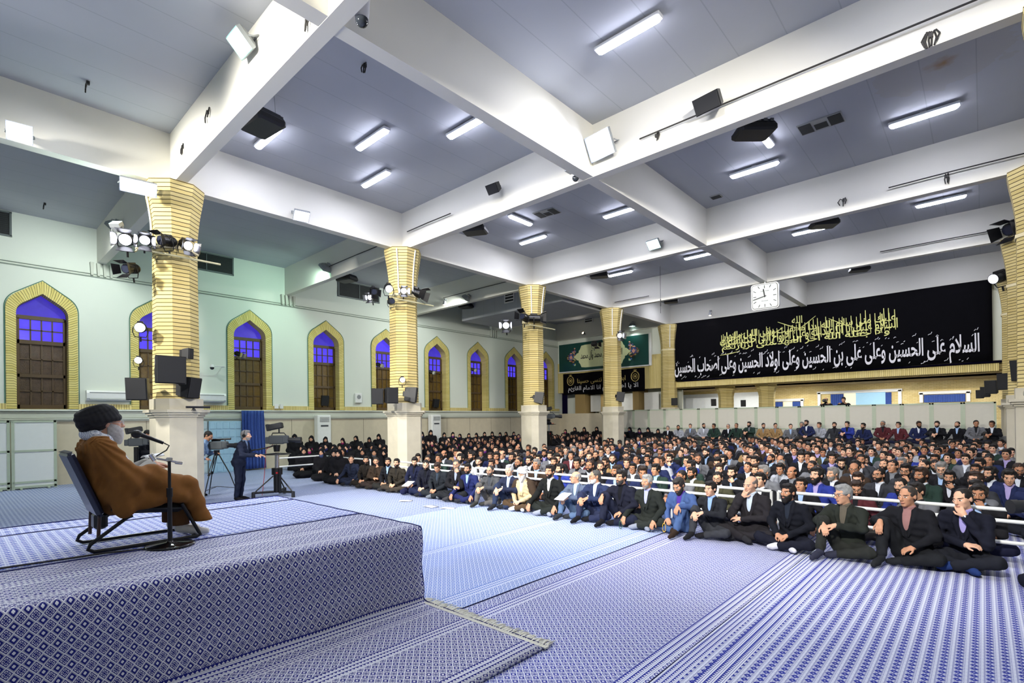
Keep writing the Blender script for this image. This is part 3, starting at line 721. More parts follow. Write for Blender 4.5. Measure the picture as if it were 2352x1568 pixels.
for a in ((602, 287, 7.6, 'black hanging cabinet closest to the stage', .12, 1.0), (1732, 303, 7.75, 'black hanging cabinet beside the slotted ceiling vent', .75, .95), (1091, 530, 7.75, 'black hanging cabinet above the second and third columns', .5, .95), (1893, 515, 7.8, 'black hanging cabinet in the third bay on the right', .6, .95), (1376, 633, 7.8, 'black hanging cabinet between the fourth column and the middle beam', .5, .95), (1974, 619, 7.85, 'black hanging cabinet in the last bay right of the clock', .4, .9), (1541, 692, 7.85, 'black hanging cabinet in the last bay left of the clock', .4, .9)): hang(*a)
t = hang(797, 642, 7.55, 'black hanging cabinet in front of the aisle wall grille', .3, .95)
t = hang(1070, 704, 7.72, 'black hanging cabinet in the aisle beside the dropped soffit', .3, .9)

# ------------------------------------------------------------------ vents and grilles
def vent(p, label, w_=.7, h=.45, ang=0, n=3):
    t = thing('ceiling_vent', label, 'vent', (p[0], p[1], HC), (0, 0, ang), 'ceiling vents')
    b = MB(); b.box((0, 0, -.012), (w_, h, .024)); b.build('frame', mat('vent_frame', (150, 152, 150), .5), t)
    b = MB()
    for i in range(n): b.box((-w_/2+w_*(i+.5)/n, (.06 if i % 2 else 0), -.026), (w_/n*.86, h*(.5 if i % 2 else .86), .01))
    b.build('slots', mat('vent_dark', (44, 46, 44), .8), t)
vent(at(1885, 283, 2, HC), 'slotted ceiling vent near the brown water stain', .85, .5, 0)
vent(at(1256, 488, 2, HC), 'slotted ceiling vent above the third column', .75, .5, .1)
vent(at(1645, 451, 2, HC), 'small square ceiling vent near the middle beam', .3, .25, 0, 1)
def grille(x, y0, y1, z0, z1, label, hz=False):
    t = thing('wall_grille', label, 'grille', (x, (y0+y1)/2, (z0+z1)/2), (0, 0, 0), 'air grilles high on the walls'); W_, H_ = y1-y0, z1-z0
    b = MB(); b.box((.01, 0, 0), (.04, W_, H_)); b.build('panel', mat('grille_dark', (22, 26, 28), .7, var=.2, scale=20), t)
    b = MB()
    for c_, d in (((.03, 0, H_/2), (.05, W_+.06, .05)), ((.03, 0, -H_/2), (.05, W_+.06, .05)), ((.03, W_/2, 0), (.05, .05, H_)), ((.03, -W_/2, 0), (.05, .05, H_)), ((.03, 0, 0), (.05, .03, H_))): b.box(c_, d)
    b.build('frame', mat('grille_frame', (96, 104, 104), .5), t)
    b = MB()
    for i in range(12): b.box((.032, 0, -H_/2+H_*(i+.5)/12), (.02, W_, .012), roty(.5))
    b.build('slats', mat('grille_slat', (38, 44, 46), .6), t)
grille(.0, -3.1, -2.15, 7.55, 8.25, 'dark wall grille at the far left, cut by the frame')
grille(.0, 2.2, 4.05, 7.6, 8.25, 'dark wall grille behind the nearest column')
grille(.0, 8.5, 10.6, 7.55, 8.25, 'dark wall grille behind the second column')
def louvre(px, py, y_, label):
    p = at(px, py, 1, y_); t = thing('louvre_vent', label, 'vent', p, (0, 0, 0), 'white louvred vents'); b = MB()
    for c_, d in (((0, 0, .22), (.62, .06, .05)), ((0, 0, -.22), (.62, .06, .05)), ((-.3, 0, 0), (.05, .06, .44)), ((.3, 0, 0), (.05, .06, .44)), ((0, 0, .07), (.6, .05, .05)), ((0, 0, -.08), (.6, .05, .05))): b.box(c_, d)
    b.build('frame', m_white, t); b = MB(); b.box((0, .02, 0), (.6, .03, .44)); b.build('opening', mat('vent_dark', (44, 46, 44), .8), t)
louvre(1170, 683, 14.97, 'white louvred vent left of the third column capital'); louvre(1352, 732, 24.6, 'white louvred vent left of the fourth column capital')

# ------------------------------------------------------------------ air conditioners
def split_ac(y, z, label):
    t = thing('wall_air_conditioner', label, 'air conditioner', (0, y, z), (0, 0, 0), 'wall mounted air conditioners')
    b = MB(); b.prism([(0, -.16), (.16, -.16), (.23, -.08), (.24, .08), (.20, .17), (0, .17)], 1.18, lambda u, v, w_: (u, w_-.59, v)); b.build('casing', m_white, t)
    b = MB(); b.box((.215, 0, -.12), (.05, 1.02, .05), roty(.6)); b.build('outlet_flap', mat('ac_flap', (190, 194, 190), .5), t)
    b = MB(); b.box((.24, 0, .10), (.01, 1.04, .03)); b.build('intake', m_grey, t)
split_ac(.15, 2.82, 'white wall air conditioner right of the first arched window'); split_ac(3.1, 2.82, 'white wall air conditioner half hidden by the nearest column')
def tower_ac(x, y, ang, label, h=2.16, w_=.62):
    t = thing('floor_air_conditioner', label, 'air conditioner', (x, y, .008), (0, 0, ang), 'tall floor standing air conditioners')
    b = MB(); b.box((0, 0, h/2), (.34, w_, h), None, .03); b.build('casing', m_white, t)
    b = MB()
    for i in range(4): b.box((.175, 0, h-.12-.055*i), (.02, w_*.7, .03), roty(.5))
    b.build('outlet_louvres', mat('ac_louvre', (160, 164, 164), .5), t)
    b = MB(); b.box((.172, 0, h-.47), (.01, w_*.55, .07)); b.build('display', mat('ac_display', (70, 74, 80), .3), t)
    b = MB()
    for i in range(7): b.box((.172, 0, .28+.1*i), (.012, w_*.78, .035), roty(.4))
    b.build('intake_grille', mat('ac_louvre', (160, 164, 164), .5), t)
tower_ac(.25, 7.55, 0, 'tall white floor air conditioner nearest the blue curtain'); tower_ac(.25, 13.75, 0, 'tall white floor air conditioner between the second and third columns')
tower_ac(5.0, 24.1, -.6, 'tall white floor air conditioner below the green sign', 2.2); 
# ------------------------------------------------------------------ small wall items
def smalls():
    t = thing('dome_camera', 'dome security camera on an arm left of the arched window by the curtain', 'security camera', P(487, 843, 0, .35)); b = MB(); b.tube([(-.35, .45, .05), (0, .45, .05), (0, 0, .05)], .02, 6); b.build('arm', m_white, t); b = MB(); b.cyl((0, 0, .10), (0, 0, 0), .06, .08, 12); b.build('housing', m_white, t); b = MB(); b.sph((0, 0, -.02), .075); b.build('dome', mat('dome_glass', (40, 44, 50), .08), t)
    t = thing('dome_camera', 'large white dome camera on the beam at the top of the picture', 'security camera', P(831, 44, 0, 15.5)); b = MB(); b.cyl((0, 0, .32), (0, 0, .12), .11, .10, 16); b.cyl((0, 0, .12), (0, 0, .0), .10, .085, 16); b.cyl((-.28, -.1, .26), (0, 0, .26), .07, .07, 12); b.build('housing', mat('camera_housing', (190, 190, 194), .4), t); b = MB(); b.sph((0, 0, -.02), .085); b.build('dome', mat('dome_glass', (40, 44, 50), .08), t)
    t = thing('dome_camera', 'white dome camera under the middle beam crossing', 'security camera', P(1322, 408, 0, 14.9)); b = MB(); b.cyl((0, 0, .16), (0, 0, .02), .08, .07, 14); b.build('housing', m_white, t); b = MB(); b.box((-.05, 0, .19), (.34, .22, .03)); b.build('bracket', m_grey, t); b = MB(); b.sph((0, 0, -.01), .075); b.build('dome', mat('dome_glass', (40, 44, 50), .08), t)
    t = thing('small_floodlight_pair', 'pair of tiny floodlights on the ledge right of the curtain', 'floodlight', P(641, 933, 0, .15))
    for s in (-1, 1): b = MB(); b.box((0, s*.1, 0), (.05, .15, .18), rotz(.3*s)); b.build('lamp_head', m_white, t)
    t = thing('wall_speaker_box', 'small white wall speaker between two arched windows', 'loudspeaker', P(823, 914, 0, .06)); b = MB(); b.box((0, 0, 0), (.12, .34, .46), None, .02); b.build('cabinet', m_white, t); b = MB(); b.cyl((.06, 0, .05), (.066, 0, .05), .10, None, 16); b.build('cone', m_grey, t)
    t = thing('shotgun_microphone', 'black shotgun microphone on a small stand on the ledge', 'microphone', P(445, 941, 0, 8.75)); b = MB(); b.tube([(0, -.15, .06), (0, .32, .06)], .025, 8); b.build('microphone', m_blk2, t); b = MB(); b.cyl((0, 0, -.02), (0, 0, .05), .05, .015, 10); b.build('stand', m_blk2, t)
    # cable stubs and bits of cable on beams and ceiling
    for i, (px, py, ax, v, l) in enumerate(((706, 50, 1, -.12, 'black cable stub under the cross beam at the top'), (838, 153, 2, 8.24, 'curl of dark cable on the ceiling near the top'), (478, 261, 1, -.12, 'cable stub on the cross beam above the nearest column'), (420, 340, 1, -.12, 'lower cable stub on the cross beam above the nearest column'), (2138, 85, 1, 6.05, 'loops of loose cable on the second cross beam at the right'), (1508, 314, 1, 6.05, 'cable clip on the second cross beam beside the floodlight'), (1937, 462, 1, 12.34, 'cable stub on the third cross beam'), (2175, 407, 1, 12.34, 'loop of cable on the third cross beam at the right'), (202, 193, 2, 8.24, 'cable stub on the ceiling at the upper left'), (103, 470, 2, 8.24, 'cable stub on the aisle ceiling'))):
        p = at(px, py, ax, v); b = MB(); r = random.Random(i)
        for k in range(3 if i != 4 else 7):
            a = r.uniform(-.12, .12); q = r.uniform(-.12, .12)
            b.tube([(0, 0, .03), (a*.6, 0, .06+abs(q)*.3), (a, -.02, -.02+q*.3), (a*.6, -.03, -.12+q*.4)], .012, 5)
        b.box((0, 0, .02), (.05, .05, .06)); o = b.build('cable_end', m_cable, None, p); tag(o, l, 'cable')
    for y, z, x0, x1, l in ((5.99, 7.62, 8.6, 10.6, 'cable along the second cross beam near the column'), (5.99, 7.52, 16.4, 22.3, 'long dark cable along the second cross beam at the right'), (12.27, 7.5, 19.8, 22.3, 'dark cable along the third cross beam at the right'), (18.27, 7.5, 18.9, 22.3, 'dark cable along the fourth cross beam at the right'), (18.27, 7.45, 8.4, 10.2, 'dark cable along the fourth cross beam at the column'), (5.99, 7.55, 3.6, 7.9, 'cable along the second cross beam in the aisle'), (12.27, 7.6, 2.8, 7.9, 'cable along the third cross beam in the aisle')):
        b = MB(); b.tube([(x0, y, z), ((x0+x1)/2, y, z+.01), (x1, y, z)], .016, 5); tag(b.build('beam_cable', m_cable), l, 'cable')
    b = MB(); x, y = at(1516, 600, 1, 17)[:2]; b.tube([(x, y, HC), (x, y, 6.3)], .008, 5); b.tube([(x, y, 6.9), (x, y, 6.6)], .02, 6); tag(b.build('hanging_cable', m_cable), 'thin cable hanging from the ceiling near the fourth column', 'cable')
smalls()
# ------------------------------------------------------------------ clock
def clock():
    pc = (at(1726, 684, 1, 18.2)+at(1789, 676, 1, 18.2))/2
    t = thing('wall_clock', 'large square white clock hanging below the middle beam', 'clock', pc, (.08, 0, .06)); s = .50
    rr = lambda s, r: [(sx*(s-r)+r*math.cos(a), sy*(s-r)+r*math.sin(a)) for sx, sy, a0 in ((1, 1, 0), (-1, 1, 90), (-1, -1, 180), (1, -1, 270)) for a in [math.radians(a0+k*18) for k in range(6)]]
    fn = lambda y0: (lambda u, v, w_: (u, y0+w_, v))
    b = MB(); b.prism(rr(s, .12), .16, fn(-.02)); b.build('case', mat('clock_case', (196, 198, 200), .35, .3), t)
    b = MB(); b.prism(rr(s*.94, .10), .02, fn(-.035)); b.build('rim', mat('clock_rim', (60, 58, 48), .4), t)
    b = MB(); b.prism(rr(s*.90, .09), .02, fn(-.045)); b.build('dial', mat('clock_dial', (222, 230, 226), .5), t)
    b = MB()
    for k in range(12):
        a = k*PI/6; d = (math.sin(a), math.cos(a)); k0 = .36/max(abs(d[0]), abs(d[1])); k0 = min(k0, .42)
        b.box((d[0]*k0, -.05, d[1]*k0), (.022, .012, .11), roty(a))
    b.build('hour_marks', m_black, t)
    def hand(nm, a, L, w_, y0): b = MB(); b.box((math.sin(a)*L*.38, y0, math.cos(a)*L*.38), (w_, .01, L), roty(a)); b.build(nm, m_black, t)
    hand('hour_hand', math.radians(-8), .32, .045, -.056); hand('minute_hand', math.radians(-104), .50, .028, -.064)
    b = MB()
    for i, x in enumerate((-.12, -.07, -.02, .05, .10, .14)): b.box((x, -.052, .20), (.03, .008, .02))
    for i, x in enumerate((-.10, -.06, .0, .05, .10)): b.box((x, -.052, -.18), (.022, .008, .03))
    b.build('dial_lettering', mat('dial_grey', (110, 116, 116), .6), t)
    b = MB(); b.box((0, .1, .56), (.06, .05, .3)); b.build('hanger', m_grey, t)
clock()
# ------------------------------------------------------------------ stage
SX0, SX1, SY0, SY1, SZ = 13.8, 17.15, -7.0, -.17, .776
t = thing('stage', 'low rectangular platform under woven rugs', 'stage', (0, 0, 0))
b = MB(); b.box(((SX0+SX1)/2, (SY0+SY1)/2, SZ/2-.012), (SX1-SX0-.03, SY1-SY0-.03, SZ-.03)); b.build('platform', mat('plywood', (150, 130, 96), .7), t)
def drape(name, label, xa, xb, y0, y1, m, hang=False, floor_to=None):
    """rug over the stage top from xa to xb; hang: folds down the front and runs on along the floor"""
    t = thing('stage_rug', label, 'rug', (0, 0, 0), (0, 0, 0), 'rugs covering the stage')
    prof = [(xa, SZ+.006), (xb-.05 if hang else xb, SZ+.006)]; n0 = 10
    pts = [(xa+(prof[1][0]-xa)*i/n0, SZ+.006) for i in range(n0+1)]
    if hang:
        pts += [(xb-.018, SZ+.003), (xb-.002, SZ-.02), (xb+.002, SZ-.06)]
        pts += [(xb+.004+.012*math.sin(q*9), SZ-.06-(SZ-.12)*q) for q in (.15, .3, .45, .6, .75, .9, 1.0)]
        if floor_to: pts += [(xb+.03, .035), (xb+.08, .02)]+[(xb+.08+(floor_to-xb-.08)*i/10, .018) for i in range(1, 11)]
    b = MB(); ny = 70; V = []; S = [0]
    for i in range(1, len(pts)): S.append(S[-1]+math.hypot(pts[i][0]-pts[i-1][0], pts[i][1]-pts[i-1][1]))
    for j in range(ny+1):
        y = y0+(y1-y0)*j/ny
        for i, (x, z) in enumerate(pts):
            e = .018*math.sin(y*3.1)*math.sin(y*1.3+2) if i == 0 else 0
            bump = .006*math.sin(y*4+i)*(1 if z > .7 and i < n0 else .6); V.append((x+e+(.010*math.sin(y*6+i*.8) if .05 < z < .7 else 0), y, z+abs(bump)))
    n = len(pts); F = []; U = []
    for j in range(ny):
        for i in range(n-1):
            q = (j*n+i, j*n+i+1, (j+1)*n+i+1, (j+1)*n+i); F.append(q); U.append([(xa+S[i], V[q[0]][1]), (xa+S[i+1], V[q[1]][1]), (xa+S[i+1], V[q[2]][1]), (xa+S[i], V[q[3]][1])])
    b.add(V, F, True, U); o = b.build('field', m, t); sm = o.modifiers.new('thick', 'SOLIDIFY'); sm.thickness = .012; sm.offset = 1.0
    b = MB(); b.tube([(V[j*n][0], V[j*n][1], V[j*n][2]+.008) for j in range(ny+1)], .014, 6); b.build('bound_edge', m_fold, t)
    b = MB(); q = [V[ny*n+i] for i in range(n)]; b.tube([(p[0], p[1], p[2]+.008) for p in q], .012, 6); b.build('end_edge', m_fold, t)
    return t
L0 = SX1-16.02+16.02
m_top_front = rug_mat('woven_front_drape_rug', 'lattice', blue=(34, 38, 118), white=(224, 226, 232), pu=.066, pv=.0805, bands=((16.42, 16.58), (16.92, 17.0), (17.84, 18.02), (18.12, 18.22), (18.55, 18.7), (19.3, 19.46)))
td = drape('a', 'blue lattice rug draped over the stage front and spreading onto the floor', 16.02, SX1, SY0, SY1-.012, m_top_front, True, 18.80)
fringe('fringe', SX1+.01, 18.82, SY1-.02, .02, td, .13)
drape('b', 'blue woven rug on the middle of the stage top under the chair', 14.28, 16.0, SY0, SY1-.012, m_rug_top)
drape('c', 'narrow strip of blue rug along the far edge of the stage top', 13.72, 14.25, SY0, SY1-.012, m_rug_top)

# ------------------------------------------------------------------ door and curtain in the window wall
t = thing('door_1', 'pale panelled double door below the windows, one leaf open', 'door', (0, 3.35, 0)); t['kind'] = 'structure'
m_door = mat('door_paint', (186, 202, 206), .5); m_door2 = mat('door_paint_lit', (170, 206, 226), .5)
b = MB(); b.box((.02, 0, .99), (.06, 2.0, 1.98)); b.build('recess', mat('door_recess', (150, 158, 150), .7), t)
for k, (y0, y1, m, x) in enumerate(((-.92, -.28, m_door, .07), (-.22, .92, m_door2, .09))):
    b = MB(); b.box((x, (y0+y1)/2, .98), (.05, y1-y0, 1.94)); lf = b.build('door_leaf', m, t)
    b = MB(); nn = 3 if k == 0 else 5
    for i in range(nn):
        for j in range(6): b.box((x+.028, y0+(y1-y0)*(i+.5)/nn, .18+.32*j), (.02, (y1-y0)/nn*.78, .25), None, .008)
    b.build('raised_panels', m, lf)
b = MB(); N = 120
for layer in (0,):
    V = []; 
    for j in range(13):
        z = 2.33-2.29*j/12
        for i in range(N+1):
            u = i/N; y = -.42+.84*u*(1+.04*j/12)+.03*j/12
            V.append((.16+.06*math.sin(u*44+.35*math.sin(j*.5))+.02*math.sin(u*17+j*.3), y+.012*math.sin(u*90), z))
    b.add(V, [(j*(N+1)+i, j*(N+1)+i+1, (j+1)*(N+1)+i+1, (j+1)*(N+1)+i) for j in range(12) for i in range(N)], True)
o = b.build('curtain', m_curt, None, (0, 4.68, .02)); o.modifiers.new('thick', 'SOLIDIFY').thickness = .008
tag(o, 'tall pleated blue curtain hanging beside the pale door', 'curtain')
# ------------------------------------------------------------------ partitions
m_pan = mat('partition_white_panel', (222, 226, 222), .5, var=.03); m_pang = mat('partition_grey_panel', (206, 204, 192), .6, var=.04); m_frame = mat('partition_frame', (176, 188, 166), .5)
def partition(x, y, ang, w_, label, m, h=2.2, grp='partition panels', z=.008, rails=(.2, 1.12)):
    t = thing('partition_panel', label, 'partition', (x, y, z), (0, 0, ang), grp)
    b = MB()
    for s in (-1, 1): b.box((s*(w_/2-.035), 0, h/2), (.07, .05, h))
    for zz in (h-.03, .06)+tuple(rails): b.box((0, 0, zz), (w_-.02, .05, .06))
    for s in (-1, 1): b.box((s*w_*.3, 0, .02), (.05, .4, .04))
    b.build('frame', m_frame, t)
    zs = sorted((.06, h-.03)+tuple(rails))
    for a, e in zip(zs, zs[1:]): b = MB(); b.box((0, 0, (a+e)/2), (w_-.14, .02, e-a-.06)); b.build('infill', m, t)
partition(.62, -1.72, PI/2, 1.0, 'white partition panel standing nearest the seated speaker', m_pan, 2.02)
partition(.60, -2.74, PI/2, 1.0, 'white partition panel at the left edge of the picture', m_pan, 2.02)
x0 = 5.6; n = 17; ords = ('first second third fourth fifth sixth seventh eighth ninth tenth eleventh twelfth thirteenth fourteenth fifteenth sixteenth seventeenth').split()
for i in range(n): partition(x0+.955*(i+.5), 23.27, 0, .955, 'grey white partition panel behind the audience, %s from the window side' % ords[i], m_pang, 2.3, 'back partition panels', .02, (1.25,))
# ------------------------------------------------------------------ signs and banners
m_gold = mat('gold_thread', (222, 222, 140), .7); m_wht = mat('white_thread', (226, 226, 236), .7); m_bblk = mat('black_banner_cloth', (12, 12, 16), .95, var=.2, scale=3, bump=.2, spec=.05)
FORMS = {}
def _forms():
    # isolated, final, initial, medial presentation forms
    tb = {'ا': 'FE8D FE8E', 'أ': 'FE83 FE84', 'آ': 'FE81 FE82', 'ب': 'FE8F FE90 FE91 FE92', 'ت': 'FE95 FE96 FE97 FE98', 'ث': 'FE99 FE9A FE9B FE9C', 'ج': 'FE9D FE9E FE9F FEA0', 'ح': 'FEA1 FEA2 FEA3 FEA4', 'خ': 'FEA5 FEA6 FEA7 FEA8', 'د': 'FEA9 FEAA', 'ذ': 'FEAB FEAC', 'ر': 'FEAD FEAE', 'ز': 'FEAF FEB0', 'س': 'FEB1 FEB2 FEB3 FEB4', 'ش': 'FEB5 FEB6 FEB7 FEB8', 'ص': 'FEB9 FEBA FEBB FEBC', 'ض': 'FEBD FEBE FEBF FEC0', 'ط': 'FEC1 FEC2 FEC3 FEC4', 'ع': 'FEC9 FECA FECB FECC', 'غ': 'FECD FECE FECF FED0', 'ف': 'FED1 FED2 FED3 FED4', 'ق': 'FED5 FED6 FED7 FED8', 'ك': 'FED9 FEDA FEDB FEDC', 'ل': 'FEDD FEDE FEDF FEE0', 'م': 'FEE1 FEE2 FEE3 FEE4', 'ن': 'FEE5 FEE6 FEE7 FEE8', 'ه': 'FEE9 FEEA FEEB FEEC', 'و': 'FEED FEEE', 'ي': 'FEF1 FEF2 FEF3 FEF4', 'ى': 'FEEF FEF0', 'ة': 'FE93 FE94'}
    for k, v in tb.items(): FORMS[k] = [chr(int(h, 16)) for h in v.split()]
_forms()
def shape(s):
    s = s.replace('لا', '\u0001').replace('الله', 'الله'); out = []
    F = lambda c: FORMS.get(c) if c != '\u0001' else ['\ufefb', '\ufefc']
    for i, c in enumerate(s):
        f = F(c)
        if not f: out.append(c); continue
        p = F(s[i-1]) if i else None; nx = F(s[i+1]) if i+1 < len(s) else None
        jp = bool(p) and len(p) == 4; jn = bool(nx) and len(f) == 4
        out.append(f[3] if jp and jn else f[1] if jp else f[2] if jn else f[0])
    return ''.join(reversed(out))
def text(name, s, parent, m, width, height, x, z, y=-.012, shear=0.0, ext=.004, off=0.0):
    cu = bpy.data.curves.new(name, 'FONT'); cu.body = shape(s); cu.extrude = ext; cu.offset = off; cu.size = 1; cu.resolution_u = 4; cu.align_x = 'CENTER'; cu.shear = shear
    o = bpy.data.objects.new(name, cu); COL.objects.link(o); bpy.context.view_layer.update()
    me = bpy.data.meshes.new_from_object(o.evaluated_get(bpy.context.evaluated_depsgraph_get())); bpy.data.objects.remove(o)
    me.name = name; me.materials.clear(); me.materials.append(m); o = bpy.data.objects.new(name, me); COL.objects.link(o); o.parent = parent
    co = np.empty(len(me.vertices)*3); me.vertices.foreach_get('co', co); co = co.reshape(-1, 3)
    if len(co):
        mn, mx = co.min(0), co.max(0); c2 = co.copy()
        c2[:, 0] = x+(co[:, 0]-(mn[0]+mx[0])/2)*width/(mx[0]-mn[0]); c2[:, 2] = z+(co[:, 1]-(mn[1]+mx[1])/2)*height/(mx[1]-mn[1]); c2[:, 1] = y-co[:, 2]
        me.vertices.foreach_set('co', c2.ravel()); me.update()
    return o
def cloth(W_, H_, name, m, t, wav=.02, nx=60, ny=8):
    b = MB(); b.grid(lambda u, v: ((u-.5)*W_, wav*(math.sin(u*31)+math.sin(u*13+v*3))*.5*v*(1-u*.3), (v-.5)*H_+(.04*math.sin(u*9)*(1-v) if v < .5 else -.03*math.sin(u*7)**2)), nx, ny)
    o = b.build(name, m, t); o.modifiers.new('thick', 'SOLIDIFY').thickness = .01; return o
def banners():
    cx, cz, W_, H_ = (8.2+21.8)/2, (3.92+7.24)/2, 13.55, 3.30
    t = thing('black_banner', 'long black mourning banner with gold and white calligraphy across the end wall', 'banner', (cx, YBK-.22, cz), (0, 0, 0))
    cloth(W_, H_, 'cloth', m_bblk, t)
    X = lambda px: at(px, 800, 1, YBK-.22)[0]-cx
    text('white_calligraphy', 'السلام على الحسين وعلى على بن الحسين وعلى اولاد الحسين وعلى اصحاب الحسين', t, m_wht, X(2250)-X(1550), 1.16, (X(2250)+X(1550))/2, -1.03, -.05, 0.0, .006, .020)
    b = MB(); r = random.Random(3)   # small vowel marks above and below the white line
    for i in range(95):
        x = X(1552)+(X(2248)-X(1552))*(i+r.random()*.6)/95; z = r.choice((-.36, -.46, -.56, -1.56, -.66, -1.5)); a = r.uniform(-.3, .3)
        b.tube([(x, -.055, z), (x+.05, -.055, z+.05+a*.1), (x+.09, -.055, z+.03), (x+.13, -.055, z+.12)][:r.choice((2, 3, 4))], .012, 5)
    b.build('vowel_marks', m_wht, t)
    g1, g2 = X(1655), X(2063); gm = (g1+g2)/2
    text('gold_calligraphy', 'السلام عليك يا ابا عبدالله وعلى الارواح التى حلت بفنائك', t, m_gold, g2-g1, .66, gm, .20, -.05, 0, .006, .012)
    text('gold_calligraphy', 'عليك منى سلام الله ابدا ما بقيت وبقى الليل والنهار', t, m_gold, (g2-g1)*.97, .55, gm+.05, .50, -.053, 0, .006, .012)
    text('gold_calligraphy', 'ولا جعله الله آخر العهد منى لزيارتكم', t, m_gold, (g2-g1)*.95, .5, gm-.1, -.04, -.056, 0, .006, .012)
    b = MB()
    for i in range(44):     # tall upright strokes of the gold script
        u = (i+.5*r.random())/44; x = g1+(g2-g1)*u; top = .62+.34*u+r.uniform(-.12, .12)
        b.tube([(x, -.058, top), (x+.01, -.058, top-.4), (x+.03, -.058, -.06+.1*r.random())], [.016, .02, .012], 5)
    for x0, z0, x1, z1 in ((X(1788), .98, X(1842), .50), (X(1875), 1.05, X(1832), .46), (X(1655), -.42, X(1700), -.30), (X(1659), .12, X(1713), .62), (X(1765), .34, X(1800), .66), (X(1905), .85, X(1960), .30)):
        b.tube([(x0, -.06, z0), ((x0+x1)/2, -.06, (z0+z1)/2-.02), (x1, -.06, z1)], [.012, .024, .012], 5)
    b.build('tall_strokes', m_gold, t)
    text('gold_crest_word', 'الله', t, m_gold, .46, .36, X(1832), .98, -.05, 0, .006, .008)
    # green sign
    g = thing('green_sign', 'green sign board with cream cartouche and black calligraphy on the aisle end wall', 'sign', (3.53, YBK-.12, 5.93)); W2, H2 = 6.66, 1.84
    m_gr = mat('sign_green', (10, 66, 60), .4, var=.15, scale=.6)
    b = MB(); b.box((0, 0, 0), (W2, .05, H2)); b.build('board', m_gr, g)
    b = MB(); b.box((0, -.02, -H2/2-.03), (W2+.1, .09, .07)); b.box((W2/2+.08, -.02, 0), (.16, .09, H2+.1)); b.build('frame', m_white, g)
    b = MB(); pts = []
    for sx, sy in ((1, 1), (-1, 1), (-1, -1), (1, -1)):
        q = [(1.95, .12), (1.85, .22), (1.72, .25), (1.70, .38), (1.60, .48), (1.50, .70), (1.2, .74)]
        q = [(2.12, 0)]+q if sy > 0 else q
        q = [(sx*a, sy*e) for a, e in q]
        pts += q if (sx*sy > 0) else q[::-1]
    ang = sorted(set(pts), key=lambda p: math.atan2(p[1], p[0])); b.prism(ang, .02, lambda u, v, w_: (u, -.045+w_, v)); b.build('cartouche', mat('sign_cream', (214, 220, 172), .5), g)
    text('black_calligraphy', 'اللهم صل على محمد وآل محمد', g, m_black, 3.1, .72, 0, -.02, -.05, .15, .004, .012)
    cols_ = [mat('orn_'+n_, c_, .6) for n_, c_ in (('rust', (150, 86, 62)), ('pink', (222, 160, 140)), ('blue', (62, 84, 150)), ('mint', (160, 206, 170)), ('gold', (196, 170, 96)), ('dark', (46, 34, 36)))]
    for s in (-1, 1):
        for ci, mm in enumerate(cols_):
            b = MB(); r2 = random.Random(40+ci)
            for k in range(13):
                a = r2.uniform(-1, 1); rr_ = r2.uniform(0, 1); x = s*(2.0+.62*rr_); z = a*(.62-.55*rr_); q = .035+.03*r2.random()
                b.sph((x, -.035, z), (q*1.4, .012, q), 7, 4)
                if ci == 5: b.tube([(x, -.04, z), (x+s*.10, -.04, z+.06*a), (x+s*.16, -.04, z-.05)], .014, 5)
            if ci == 1: b.prism([(s*2.32+.13, 0), (s*2.32, .15), (s*2.32-.13, 0), (s*2.32, -.15)], .02, lambda u, v, w_: (u, -.06+w_, v))
            if ci == 2: b.prism([(s*2.32+.2, 0), (s*2.32, .23), (s*2.32-.2, 0), (s*2.32, -.23)], .02, lambda u, v, w_: (u, -.05+w_, v))
            b.build('floral_ornament', mm, g)
    # smaller black banner
    k = thing('black_banner', 'smaller black banner with gold medallions below the green sign', 'banner', (3.5, YBK-.09, 4.16)); cloth(6.05, 1.44, 'cloth', m_bblk, k, .015, 40, 5)
    m_dg = mat('dull_gold', (176, 156, 92), .7); m_dw = mat('dull_white', (196, 196, 200), .7)
    text('gold_lettering', 'ابد والله ما ننسى حسينا', k, m_dg, 3.6, .4, -.05, .14, -.03, 0, .004, .008)
    text('white_lettering', 'الا يا اهل العالم انا الامام القائم', k, m_dw, 5.2, .44, 0, -.36, -.03, 0, .004, .008)
    for s in (-1, 1):
        b = MB(); b.tube([(s*2.4+.26*math.cos(a), -.03, .22+.3*math.sin(a)) for a in np.arange(24)*2*PI/24], .03, 5, True, True); b.tube([(s*2.4+.14*math.cos(a), -.03, .22+.16*math.sin(a)) for a in np.arange(18)*2*PI/18], .02, 5, True, True)
        b.sph((s*2.4, -.03, .22), (.07, .015, .08), 8, 5); b.sph((s*2.4, -.03, .58), (.05, .015, .07), 8, 5); b.sph((s*2.4+.09, -.03, .6), (.03, .012, .03), 6, 4); b.sph((s*2.4-.09, -.03, .6), (.03, .012, .03), 6, 4); b.build('medallion', m_dg, k)
banners()
